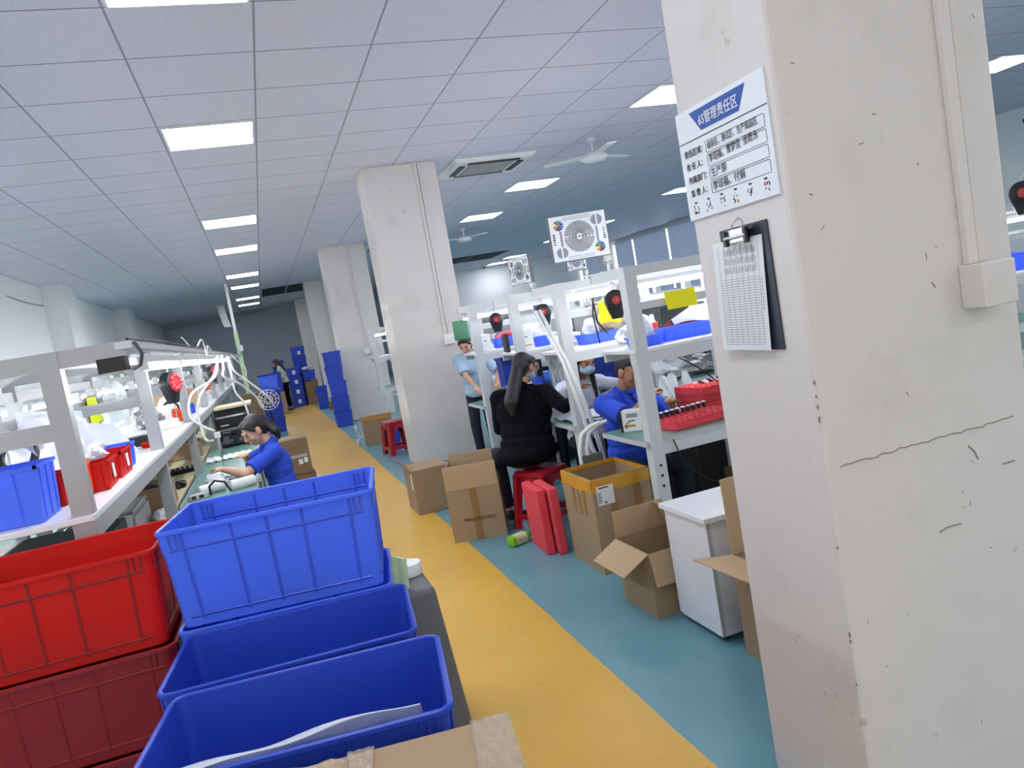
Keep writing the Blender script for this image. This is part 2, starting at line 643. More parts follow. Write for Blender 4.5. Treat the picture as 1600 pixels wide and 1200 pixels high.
# windows on the right wall, covered by grey roller blinds with bright slits of daylight between them
for n, (wy0, wy1) in enumerate(((12.4, 18.1), (19.3, 25.3), (26.5, 28.5))):
    fr = MB()
    fr.box((X1 - 0.05, wy0, 0.9), (X1 - 0.001, wy1, 0.96))
    fr.box((X1 - 0.05, wy0, 3.38), (X1 - 0.001, wy1, 3.44))
    fr.box((X1 - 0.03, wy0, 0.96), (X1 - 0.002, wy1, 3.38), 1)
    k = wy0 + 2.3
    while k < wy1:
        fr.box((X1 - 0.06, k - 0.05, 0.98), (X1 - 0.03, k, 3.34), 2)
        k += 2.35
    wn = struct(fr.build('window_%d' % (n + 1), ['rail_grey', 'window_light', 'window_light']))
    rl = MB()
    rl.cyl((X1 - 0.07, wy0, 3.42), (X1 - 0.07, wy1, 3.42), 0.035, n=10)
    rl.build('blind_roller', 'white_plastic', wn, smooth=40)
    bl = MB()
    y = wy0
    while y < wy1 - 0.1:
        y2 = min(y + 2.24, wy1)
        bl.sheet(lambda u, v, y=y, y2=y2: (X1 - 0.075 - 0.01 * math.sin(u * 9), y + (y2 - y) * u, 1.0 + 2.42 * v), 14, 2, 0.004)
        y += 2.35
    bl.build('blind', 'blind', wn, smooth=60)

# pillars along the aisle
def pillar(n, x0, y0, x1, y1, cond_x, box_z, chip=False):
    b = MB()
    b.box((x0, y0, 0), (x1, y1, CEIL))
    o = struct(b.build('pillar_%d' % n, 'pillar', bevel=0.012))
    c = MB()
    c.box((cond_x, y0 - 0.022, box_z), (cond_x + 0.035, y0, CEIL))
    c.box((cond_x + 0.045, y0 - 0.014, box_z), (cond_x + 0.07, y0, CEIL))
    struct(c.build('conduit_trim', 'pillar', o, bevel=0.003))
    c = MB()
    c.box((cond_x - 0.02, y0 - 0.075, box_z - 0.12), (cond_x + 0.10, y0, box_z))
    struct(c.build('socket_box', 'white_plastic' if n > 1 else 'pillar', o, bevel=0.004))
    return o


PX = (1.316, 2.05)
p1 = pillar(1, 1.316, 1.60, 2.05, 2.04, 1.86, 1.53)
pillar(2, 1.50, 8.88, 2.37, 9.45, 2.10, 1.50)
pillar(3, 1.51, 15.65, 2.40, 16.3, 2.00, 1.42)
pillar(4, 1.56, 22.75, 2.45, 23.4, 2.00, 1.42)
pillar(5, 1.58, 29.8, 2.45, 30.4, 2.00, 1.42)

# scratches, a crack and chips on the near pillar (raised / incised plaster marks with their own shape)
mk = MB()
yf = 1.60 - 0.0008
def scratch(pts, r):
    for i in range(len(pts) - 1):
        mk.tube([(pts[i][0], yf, pts[i][1]), (pts[i + 1][0], yf, pts[i + 1][1])], r, 5)
rng = random.Random(3)
xx, zz = 1.36, 1.075
pts = []
while xx < 2.0:
    pts.append((xx, zz + rng.uniform(-0.004, 0.004)))
    xx += 0.02
scratch(pts, 0.0016)
scratch([(1.66, 0.815), (1.69, 0.822), (1.74, 0.820)], 0.002)
scratch([(1.80, 1.03), (1.82, 1.01), (1.83, 0.985)], 0.0022)
scratch([(1.92, 0.95), (1.965, 0.95)], 0.0022)
for k in range(24):
    a, z = rng.uniform(1.36, 2.03), rng.uniform(0.2, 2.4)
    L = rng.uniform(0.004, 0.02)
    th = rng.uniform(0, PI)
    scratch([(a, z), (a + L * math.cos(th), z + L * math.sin(th))], rng.uniform(0.0006, 0.0016))
for k in range(8):
    z = rng.uniform(0.2, 1.45)
    mk.ell((1.3175, 1.602, z), (0.003, 0.003, rng.uniform(0.003, 0.012)), nu=6, nv=4)
mk_o = struct(mk.build('trim_scratches', 'scratch', p1))

# pipe under the ceiling along the far end, dark plates standing in for the shade in openings where ceiling tiles are missing
b = MB()
b.cyl((-3.3, 32.6, 3.3), (0.6, 32.6, 3.44), 0.06, n=10)
b.cyl((-3.2, 32.6, 3.3), (-3.2, 32.6, 1.4), 0.05, n=10)
struct(b.build('trim_pipe', 'rail_grey', smooth=50))
for i, (a0, b0, a1, b1) in enumerate(((6.0, 22.6, 7.9, 24.6), (0.40, 23.2, 1.86, 26.0))):
    b = MB()
    b.box((a0, b0, CEIL - 0.012), (a1, b1, CEIL - 0.002))
    b.box((a0 + 0.7, b0, CEIL - 0.02), (a0 + 0.73, b1, CEIL - 0.012), 1)
    struct(b.build('trim_opening_shade_%d' % (i + 1), ['dark', 'rail_grey']))

# ceiling light panels
FR = None
cols = ((-0.40, [3.78, 6.66, 10.98, 13.86, 18.2, 21.1, 25.4, 28.3], 'over the yellow aisle'),
        (4.16, [6.66, 11.0, 13.9, 18.2, 21.1, 25.4], 'beyond the pillars over the benches'),
        (8.72, [3.9, 6.66, 11.0, 13.9, 18.2, 21.1, 25.2, 27.2], 'near the window side of the hall'))


def light_panel():
    t = thing('ceiling_light', 'x', 'ceiling light', (0, 0, CEIL))
    f = MB()
    w, d, e = 0.72, 0.68, 0.014
    f.box((0, 0, -0.012), (w, e, -0.001))
    f.box((0, d - e, -0.012), (w, d, -0.001))
    f.box((0, e, -0.012), (e, d - e, -0.001))
    f.box((w - e, e, -0.012), (w, d - e, -0.001))
    f.build('frame', 'white_plastic', t)
    g = MB()
    g.box((e, e, -0.009), (w - e, d - e, -0.002))
    g.build('diffuser', 'panel_light', t)
    return t


lp = None
for cx, ys, where in cols:
    for i, y in enumerate(ys):
        lab = 'bright square ceiling light panel %s, %s from the camera' % (where, ORD[i])
        if lp is None:
            lp = light_panel()
            lp.location = (cx, y, CEIL)
            lp['label'] = lab
        else:
            dup(lp, (cx, y, CEIL), label=lab)
        
for cx in (-0.40, 4.16, 8.72):
    for y in (0.9, -2.1):
        dup(lp, (cx, y, CEIL), label='bright square ceiling light panel above and behind the camera at %s' % {-0.40: 'the aisle', 4.16: 'the benches', 8.72: 'the windows'}[cx],
            group='panels behind the camera')


# cassette air conditioners
def cassette(loc, label):
    t = thing('air_conditioner', label, 'air conditioner', loc)
    b = MB()
    b.taper((0, 0), (0.98, 0.90), (1.10, 1.0), -0.05, -0.001)
    b.build('panel', 'white_plastic', t, bevel=0.012)
    g = MB()
    g.box((-0.30, -0.26, -0.062), (0.30, 0.26, -0.05))
    for k in range(12):
        g.box((-0.29, -0.25 + k * 0.044, -0.066), (0.29, -0.235 + k * 0.044, -0.062))
    g.build('intake_grille', 'grey_metal', t)
    s = MB()
    s.box((-0.34, -0.40, -0.062), (0.34, -0.32, -0.0495))
    s.build('air_slot', 'black', t)
    s = MB()
    s.box((-0.34, 0.325, -0.056), (0.34, 0.385, -0.0495))
    s.build('air_slot', 'black', t)
    s = MB()
    s.box((-0.43, -0.26, -0.062), (-0.35, 0.26, -0.0495))
    s.build('air_slot', 'black', t)
    s = MB()
    s.box((0.35, -0.26, -0.062), (0.43, 0.26, -0.0495))
    s.build('air_slot', 'black', t)
    return t


cassette((3.17, 9.42, CEIL), 'cream cassette air conditioner in the ceiling beside the nearer white pillar')
cassette((3.05, 16.6, CEIL), 'cassette air conditioner glimpsed between the two white pillars')


def ceiling_fan(loc, a0, label):
    t = thing('ceiling_fan', label, 'ceiling fan', loc)
    b = MB()
    b.cyl((0, 0, -0.001), (0, 0, -0.05), 0.05, 0.06, 14)
    b.cyl((0, 0, -0.05), (0, 0, -0.2), 0.014, n=10)
    b.build('down_rod', 'white_plastic', t, smooth=40)
    b = MB()
    b.lathe([(0.02, -0.16), (0.09, -0.18), (0.16, -0.22), (0.17, -0.25), (0.13, -0.285), (0.05, -0.30), (0.01, -0.30)], n=24)
    b.build('motor_housing', 'white_plastic', t, smooth=50)
    for k in range(3):
        a = a0 + k * 2 * PI / 3
        q = Matrix.Rotation(a, 4, 'Z')
        bl = MB()
        bl.box((0.12, -0.06, -0.225), (0.62, 0.06, -0.217), M4=q @ Matrix.Rotation(R(4), 4, 'X'))
        bl.build('blade', 'white_plastic', t)
    return t


ceiling_fan((4.28, 8.56, CEIL), 0.4, 'white ceiling fan in front of the ceiling light beside the notice board')
ceiling_fan((4.50, 15.6, CEIL), 1.1, 'white ceiling fan beside the nearer pillar, above the dark ceiling opening')


def dome_cam(loc, rz, label, wall=False):
    t = thing('security_camera', label, 'security camera', loc, rz)
    b = MB()
    if wall:
        b.cyl((0, 0.06, 0.03), (0, 0, 0.0), 0.012, n=8)
        b.box((-0.03, 0.05, -0.01), (0.03, 0.07, 0.07))
    else:
        b.cyl((0, 0, 0.12), (0, 0, 0.0), 0.02, n=8)
        b.cyl((0, 0, 0.12), (0, 0, 0.10), 0.06, n=12)
    b.build('bracket', 'white_plastic', t, smooth=40)
    b = MB()
    b.cyl((0, 0.05, -0.03), (0, -0.13, -0.06), 0.05, n=14)
    b.build('camera_body', 'white_plastic' if not wall else 'shadow_grey', t, smooth=40)
    b = MB()
    b.cyl((0, -0.131, -0.06), (0, -0.14, -0.0615), 0.036, n=12)
    b.build('lens', 'black', t)
    return t


dome_cam((8.05, 26.3, CEIL - 0.121), 0.3, 'small white security camera under the ceiling past the nearer pillar')
dome_cam((12.92, 9.5, 3.34), -PI / 2, 'small grey security camera high on the white wall past the big pillar', True)

# wire and small lamp hook on the left wall
b = MB()
pts = [(X0 + 0.01, 13.5 + k * 0.4, 3.22 - 0.004 * k * (6 - k)) for k in range(0, 6)]
b.tube(pts, 0.008, 6)
tag(b.build('wall_cable', 'shadow_grey', smooth=60), 'thin grey cable strung along the left wall below the ceiling', 'cable')


# ------------------------------------------------------------------ big stacking crates in the foreground
def big_crate(w, d, h, m, label, loc, rz, group=None):
    t = thing('storage_crate', label, 'crate', loc, rz, group)
    th = 0.006
    wb, db = w - 0.045, d - 0.045        # base is narrower than the rim

    def ring(z, inset=0.0):
        k = z / h
        a, b = (wb + (w - 0.013 - wb) * k) / 2 - inset, (db + (d - 0.013 - db) * k) / 2 - inset
        r = max(0.03 - inset, 0.012)
        out = []
        for cx, cy, a0 in ((a - r, b - r, 0), (-a + r, b - r, 90), (-a + r, -b + r, 180), (a - r, -b + r, 270)):
            for q in range(5):
                g = R(a0 + q * 22.5)
                out.append(Vector((cx + r * math.cos(g), cy + r * math.sin(g), z)))
        return out
    b = MB()
    b.rings([ring(0.0), ring(0.004), ring(h * 0.5), ring(h - 0.002), ring(h - 0.002, th), ring(h * 0.5, th), ring(0.012, th), ring(0.010, th + 0.001)])
    b.build('crate_body', m, t, smooth=40)
    # rolled rim
    rm = MB()

    def rr(o, z):
        a, b2, r = w / 2 + o, d / 2 + o, 0.035 + o
        out = []
        for cx, cy, a0 in ((a - r, b2 - r, 0), (-a + r, b2 - r, 90), (-a + r, -b2 + r, 180), (a - r, -b2 + r, 270)):
            for q in range(6):
                g = R(a0 + q * 18)
                out.append(Vector((cx + r * math.cos(g), cy + r * math.sin(g), z)))
        return out
    prof = [(-0.0125, h - 0.005), (-0.011, h), (-0.005, h + 0.002), (0.0, h - 0.001), (0.0, h - 0.010), (-0.003, h - 0.011), (-0.009, h - 0.010), (-0.0125, h - 0.005)]
    rm.rings([rr(o, z) for o, z in prof], cap=False)
    rm.build('rim', m, t, smooth=40)
    # outside ribs, two horizontal bands and short ribs at the corners
    rb = MB()
    ri, rr_ = (0.003, 0.0056) if m == 'blue_crate' else (0.001, 0.004)  # blue_crate ribs pierce the wall to draw shadow lines on its inside

    def edge(z, side, u):
        k = z / h
        a, b2 = (wb + (w - 0.013 - wb) * k) / 2 - ri, (db + (d - 0.013 - db) * k) / 2 - ri
        return {'S': Vector((u * a, -b2, z)), 'N': Vector((u * a, b2, z)), 'W': Vector((-a, u * b2, z)), 'E': Vector((a, u * b2, z))}[side]
    zb = h * 0.80
    for side in 'SNWE':
        for u in ([-0.79, -0.33, 0.0, 0.33, 0.79] if side in 'SN' else [-0.7, 0.0, 0.7]):
            rb.tube([edge(0.02, side, u), edge(h * 0.5, side, u), edge(h - 0.012, side, u)], rr_, 6)
        rb.tube([edge(zb, side, -0.92), edge(zb, side, 0.92)], rr_, 6)
        rb.tube([edge(0.03, side, -0.9), edge(0.03, side, 0.9)], rr_ - 0.0004, 6)
        for u in (-0.9, -0.84, 0.84, 0.9):
            rb.tube([edge(zb, side, u), edge(h - 0.012, side, u)], rr_ - 0.0004, 6)
    rb.build('outer_ribs', {'blue_crate': 'blue_rib', 'red_crate': 'red_rib', 'red_shaded': 'red_rib'}.get(m, m), t, smooth=60)
    return t


def crate_stack(n, w, d, h, pitch, m, loc, rz, words, jig=0.006, grp=None):
    rng = random.Random(hash(words[-1]) % 1000 if False else len(words[-1]))
    first = None
    for k in range(n):
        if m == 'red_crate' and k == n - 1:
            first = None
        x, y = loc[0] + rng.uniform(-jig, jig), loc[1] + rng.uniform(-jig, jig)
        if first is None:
            first = big_crate(w, d, h, 'red_shaded' if m == 'red_crate' and k < n - 1 else m, words[k], (x, y, loc[2] + k * pitch), rz, grp)
        else:
            dup(first, (x, y, loc[2] + k * pitch), rz + rng.uniform(-0.01, 0.01), words[k])


lv3 = ['bottom', 'middle', 'top']
crate_stack(4, 0.625, 0.42, 0.292, 0.2965, 'blue_crate', (-0.045, 2.485, 0.0), R(-8.5),
            ['blue plastic crate at the bottom of the tall four-crate stack on the aisle edge',
             'blue plastic crate second from the bottom of the tall four-crate stack',
             'blue plastic crate third up in the tall stack, under the empty top one',
             'big empty blue plastic crate on top of the tallest foreground stack'], 0.004)
crate_stack(3, 0.625, 0.385, 0.292, 0.2965, 'blue_dark', (-0.06, 2.062, 0.0), R(-6.0),
            ['blue crate at the floor under the middle one of the three blue stacks',
             'blue crate in the middle of the middle one of the three blue stacks',
             'open blue crate topping the middle stack, between the tall stack and the crate with film'], 0.003)
crate_stack(3, 0.625, 0.385, 0.292, 0.2965, 'blue_dark', (-0.065, 1.645, 0.0), R(-8.5),
            ['blue crate at the floor below the crate with white film inside',
             'blue crate directly below the crate with white film inside',
             'open blue crate with white plastic film inside, nearest the camera'], 0.003)
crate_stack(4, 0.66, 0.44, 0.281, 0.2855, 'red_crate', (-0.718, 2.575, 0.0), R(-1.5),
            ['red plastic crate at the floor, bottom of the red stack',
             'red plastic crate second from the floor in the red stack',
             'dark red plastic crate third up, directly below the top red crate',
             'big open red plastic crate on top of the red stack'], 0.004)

# white film lining in the near crate
b = MB()
rng = random.Random(5)
ph = [rng.uniform(0, 6) for _ in range(6)]


def film(u, v):
    x = -0.25 + 0.50 * u
    y = -0.158 + (0.13 - 0.05 * u) * v
    z = 0.292 + 0.01 * u - 0.01 * v - 0.06 * v * v - 0.02 * max(0, u - 0.85) * 6 * v - 0.05 * max(0.0, 0.2 - u) * v + 0.007 * math.sin(5 * u + ph[0]) + 0.004 * math.sin(13 * u + 4 * v + ph[1])
    return (x, y, z)


b.sheet(film, 26, 8, 0.0015)
o = b.build('plastic_film', 'bag', smooth=179)
o.location = (-0.065, 1.645, 0.59)
o.rotation_euler.z = R(-8.5)
tag(o, 'crumpled white plastic film lying inside the nearest open blue crate', 'film')

# dark small parts lying in the bottom of the two translucent upper crates
def lumps(name, loc, rz, label, ext, n, seed, m='black'):
    rg = random.Random(seed)
    b = MB()
    for k in range(n):
        b.ell((rg.uniform(-ext[0], ext[0]), rg.uniform(-ext[1], ext[1]), rg.uniform(0.07, ext[2] + 0.06)),
              (rg.uniform(0.03, 0.06), rg.uniform(0.03, 0.05), rg.uniform(0.02, 0.05)), nu=8, nv=6)
    o = b.build(name, m, smooth=60)
    o.location = loc
    o.rotation_euler.z = rz
    tag(o, label, 'parts', kind='stuff')


lumps('loose_parts', (0.02, 2.475, 0.896), R(-8.5), 'dark loose parts heaped in the bottom of the top blue crate', (0.12, 0.10, 0.06), 12, 3)
lumps('loose_parts', (-0.70, 2.575, 0.86), R(-1.5), 'dark loose parts heaped in the bottom of the top red crate', (0.24, 0.12, 0.06), 22, 4)


# ------------------------------------------------------------------ cardboard cartons
def carton(label, loc, rz, w, d, h, m='carton', flaps=(), closed=False, name='cardboard_box', tape='', inside='carton'):
    """flaps: (side, angle from vertical outward in degrees, length)"""
    t = thing(name, label, 'box', loc, rz)
    b = MB()
    q = 0.006
    if closed:
        b.box((-w / 2, -d / 2, 0), (w / 2, d / 2, h))
        b.build('box_body', m, t, bevel=0.004)
        sm = MB()
        sm.box((-w / 2 + 0.004, -0.0015, h), (w / 2 - 0.004, 0.0015, h + 0.0006))
        sm.build('flap_seam', 'carton_dark', t)
    else:
        b.box((-w / 2, -d / 2, 0), (w / 2, d / 2, q))
        b.box((-w / 2, -d / 2, q), (w / 2, -d / 2 + q, h))
        b.box((-w / 2, d / 2 - q, q), (w / 2, d / 2, h))
        b.box((-w / 2, -d / 2 + q, q), (-w / 2 + q, d / 2 - q, h))
        b.box((w / 2 - q, -d / 2 + q, q), (w / 2, d / 2 - q, h))
        b.build('box_body', m, t)
    for side, ang, L, *ws in flaps:
        f = MB()
        ln = ((w if side in 'SN' else d) - 0.006) * (ws[0] if ws else 1)
        f.box((-ln / 2, -q / 2, 0.001), (ln / 2, q / 2, L))
        o = f.build('flap', 'carton_light' if m == 'carton' else m, t, bevel=0.001)
        zr = {'S': 0, 'N': PI, 'W': -PI / 2, 'E': PI / 2}[side]
        px = {'S': (0, -d / 2 + q / 2), 'N': (0, d / 2 - q / 2), 'W': (-w / 2 + q / 2, 0), 'E': (w / 2 - q / 2, 0)}[side]
        o.location = (px[0], px[1], h)
        o.rotation_euler = (R(ang), 0, zr)
    if 'S' in tape:
        f = MB()
        f.box((-0.028, -d / 2 - 0.0012, 0.002), (0.028, -d / 2 - 0.0002, h - 0.002))
        f.build('tape_strip', 'tape_brown', t)
    if 'T' in tape:
        f = MB()
        f.box((-w / 2, -0.03, h + 0.0002), (w / 2, 0.03, h + 0.0016))
        f.box((-w / 2 - 0.0014, -0.03, h - 0.1), (-w / 2 - 0.0002, 0.03, h + 0.0016))
        f.box((w / 2 + 0.0002, -0.03, h - 0.1), (w / 2 + 0.0014, 0.03, h + 0.0016))
        f.build('tape_strip', 'tape_brown', t)
    return t


def face_S(x, y, z):
    # maps text xy onto a south face (facing -Y): x right, y up
    return Matrix.Translation((x, y, z)) @ Matrix.Rotation(PI / 2, 4, 'X')


# taped carton beside the nearest crate, bottom edge of the picture
t = carton('taped cardboard box standing in front of the nearest blue crate', (-0.02, 1.20, 0.0), R(-9), 0.60, 0.38, 0.875, closed=True)
f = MB()
for i in range(2):
    xx = 0.02 if i == 0 else 0.262
    ww = 0.05 if i == 0 else 0.075
    f.sheet(lambda u, v, xx=xx, ww=ww: (xx + (u - 0.5) * ww, -0.195 + 0.388 * v, 0.8785 + 0.0012 * math.sin(u * 19 + v * 31)), 10, 30, 0.0008)
f.build('clear_tape', 'tape_clear', t, smooth=179)
for fn_ in (lambda u, v: (0.30 + 0.10 * u, -0.16 + 0.08 * v, 0.875 + 0.03 * math.sin(u * 7) - 0.06 * u * u + 0.012 * math.sin(v * 15 + u * 9)),
            lambda u, v: (-0.20 + 0.2 * u, 0.12 + 0.05 * v, 0.884 + 0.004 * math.sin(u * 17) + 0.003 * math.sin(v * 15 + u * 9))):
    f = MB()
    f.sheet(fn_, 14, 8, 0.001)
    f.build('loose_tape', 'tape_clear', t, smooth=179)

# grey bin behind the crates with a white roll on it
t = thing('waste_bin', 'grey upturned plastic bin behind the blue crate stacks at the aisle', 'bin', (0.375, 3.05, 0))
b = MB()
b.taper((0, 0), (0.26, 0.42), (0.17, 0.34), 0, 0.62)
b.build('bin_body', 'shadow_grey', t, bevel=0.02)
b = MB()
b.taper((0, 0), (0.275, 0.435), (0.275, 0.435), 0.0, 0.025)
b.build('rim', 'shadow_grey', t, bevel=0.006)
t = thing('tape_roll', 'white round roll lying on the grey bin by the crates', 'roll', (0.40, 3.10, 0.6225))
b = MB()
b.lathe([(0.02, 0), (0.055, 0), (0.057, 0.004), (0.057, 0.045), (0.055, 0.05), (0.02, 0.05)], n=24)
b.build('roll_body', 'white_plastic', t, smooth=40)
t = thing('folded_bag', 'pale green folded packet beside the white roll behind the blue crates', 'packet', (0.315, 2.94, 0.622))
b = MB()
b.sheet(lambda u, v: (0.05 * u + 0.01 * v, 0.01 * math.sin(6 * u), 0.14 * v - 0.02 * u * v), 6, 8, 0.012)
b.build('packet_body', 'lime_post', t, smooth=60)

# cartons on the teal strip
carton('smaller closed cardboard box against the foot of the nearer pillar, flap sticking out', (1.20, 6.76, 0), R(1), 0.34, 0.40, 0.40,
       closed=True).name = 'cardboard_box'
cb = [o for o in COL.objects if o.get('label', '').startswith('smaller closed')][0]
f = MB()
f.box((-0.003, -0.19, 0.0), (0.003, 0.19, 0.13))
fo = f.build('flap', 'carton', cb)
fo.location = (-0.171, 0.0, 0.40)
fo.rotation_euler = (0, R(-38), 0)
f = MB()
f.box((-0.1714, -0.17, 0.22), (-0.1702, -0.11, 0.36))
f.build('paper_label', 'paper', cb)

t = carton('tall open cardboard box with raised flaps and printed code, beside the red stool', (1.318, 5.523, 0), R(-19), 0.40, 0.30, 0.395,
           flaps=(('S', 4, 0.185), ('N', -3, 0.225, 0.86), ('W', -8, 0.18), ('E', -24, 0.12)), tape='S')
text_part('printed_code', 'MEAS:53X30X40CM', 0.036, 'ink', face_S(-0.10, -0.1514, 0.15) @ Matrix.Scale(0.78, 4, (1, 0, 0)), t)

t = carton('tall open carton with yellow tape round its rim and a white label', (1.84, 4.25, 0), R(0), 0.385, 0.46, 0.575)
f = MB()
rg = random.Random(9)
for side in range(4):
    def fn(u, v, side=side):
        wob = 0.004 * math.sin(u * 23 + side) + 0.006 * math.sin(u * 9 + 2 * side)
        if v < 0.72:
            z = 0.575 + 0.003 - (0.72 - v) * 0.115 + wob * (0.72 - v)
            o = 0.0025
        else:
            z = 0.578 - (v - 0.72) * 0.1
            o = -0.009
        if side == 0:
            return (-0.1925 + 0.385 * u, -0.23 - o, z)
        if side == 1:
            return (0.1925 + o, -0.23 + 0.46 * u, z)
        if side == 2:
            return (0.1925 - 0.385 * u, 0.23 + o, z)
        return (-0.1925 - o, 0.23 - 0.46 * u, z)
    f.sheet(fn, 24, 8, 0.0012)
f.build('rim_tape', 'tape_yellow', t, smooth=50)
f = MB()
f.box((-0.165, -0.2345, 0.415), (-0.055, -0.2338, 0.53))
lb = f.build('paper_label', 'paper', t)
f = MB()
for k in range(9):
    f.box((-0.160, -0.2352, 0.428 + k * 0.0075), (-0.160 + 0.018 + 0.004 * (k % 3), -0.2345, 0.4315 + k * 0.0075))
f.box((-0.15, -0.2352, 0.515), (-0.085, -0.2345, 0.522))
f.box((-0.12, -0.2352, 0.423), (-0.108, -0.2345, 0.435))
f.build('bar_code', 'ink', lb)
f = MB()
# handling marks: umbrella, glass, two arrows
def disc(cx, cz, r, a0, a1, n=12):
    return [(cx + r * math.cos(a0 + (a1 - a0) * k / n), cz + r * math.sin(a0 + (a1 - a0) * k / n)) for k in range(n + 1)]
MF = Matrix.Translation((0, -0.2313, 0))
f.prism(disc(-0.01, 0.27, 0.028, 0, PI), 0.0008, MF)
f.box((-0.012, -0.2313, 0.235), (-0.008, -0.2305, 0.272))
f.prism([(0.045, 0.298), (0.095, 0.298), (0.088, 0.27), (0.075, 0.262), (0.065, 0.262), (0.052, 0.27)], 0.0008, MF)
f.box((0.067, -0.2313, 0.24), (0.073, -0.2305, 0.264))
f.box((0.055, -0.2313, 0.235), (0.085, -0.2305, 0.24))
for xx in (0.125, 0.155):
    f.prism([(xx - 0.011, 0.282), (xx + 0.011, 0.282), (xx, 0.302)], 0.0008, MF)
    f.box((xx - 0.003, -0.2313, 0.242), (xx + 0.003, -0.2305, 0.284))
f.box((0.11, -0.2313, 0.232), (0.17, -0.2305, 0.237))
f.box((-0.035, -0.2313, 0.215), (0.02, -0.2305, 0.221))
f.build('handling_marks', 'ink', t)
for i, (xa, za, zb) in enumerate(((-0.06, 0.30, 0.44), (0.10, 0.36, 0.50))):
    f = MB()
    f.box((xa - 0.025, -0.2312, za), (xa + 0.025, -0.2303, zb))
    f.build('tape_strip', 'tape_brown', t)
f = MB()
for yy in (-0.10, -0.02, 0.06):
    f.box((-0.1935, yy - 0.022, 0.34), (-0.1926, yy + 0.022, 0.50))
f.build('tape_patch', 'tape_brown', t)

carton('low open cardboard box with two flaps hanging out, beside the white cabinet', (1.735, 3.46, 0), R(1), 0.31, 0.35, 0.335,
       flaps=(('S', 166, 0.165), ('W', 118, 0.17), ('N', -4, 0.15), ('E', -20, 0.16)))
carton('open cardboard box with a wide flap, half hidden behind the big pillar', (1.935, 2.42, 0), R(3), 0.42, 0.66, 0.44,
       flaps=(('W', 80, 0.20), ('N', 2, 0.33)))

# white pedestal cabinet
t = thing('pedestal_cabinet', 'white laminate pedestal cabinet on the teal floor beside the big pillar', 'cabinet', (1.90, 3.03, 0))
b = MB()
b.box((-0.225, -0.175, 0.035), (0.225, 0.165, 0.565))
b.build('cabinet_body', 'white_top', t, bevel=0.002)
b = MB()
b.box((-0.245, -0.20, 0.566), (0.245, 0.20, 0.59))
b.build('cabinet_top', 'white_top', t, bevel=0.003)
b = MB()
b.box((-0.226, 0.166, 0.04), (0.224, 0.184, 0.30))
b.build('drawer', 'white_top', t, bevel=0.002)
b = MB()
b.box((-0.226, 0.166, 0.305), (0.224, 0.184, 0.56))
b.build('drawer', 'white_top', t, bevel=0.002)
b = MB()
b.box((-0.2256, -0.176, 0.036), (-0.2051, -0.1755, 0.565))
b.build('edge_strip', 'rail_grey', t)
for sx in (-0.18, 0.18):
    for sy in (-0.13, 0.12):
        b = MB()
        b.cyl((sx - 0.01, sy, 0.018), (sx + 0.01, sy, 0.018), 0.018, n=12)
        b.build('caster', 'black', t, smooth=40)

# open laptop-shaped white slab / stool seat behind the cabinet
t = thing('white_stool', 'white topped stool behind the cabinet and the big pillar', 'stool', (2.62, 3.55, 0))
b = MB()
b.box((-0.17, -0.15, 0.40), (0.17, 0.15, 0.43))
b.build('seat', 'white_top', t, bevel=0.006)
for sx in (-0.14, 0.14):
    for sy in (-0.12, 0.12):
        b = MB()
        b.cyl((sx, sy, 0), (sx * 0.9, sy * 0.9, 0.40), 0.012, n=8)
        b.build('leg', 'grey_metal', t, smooth=40)


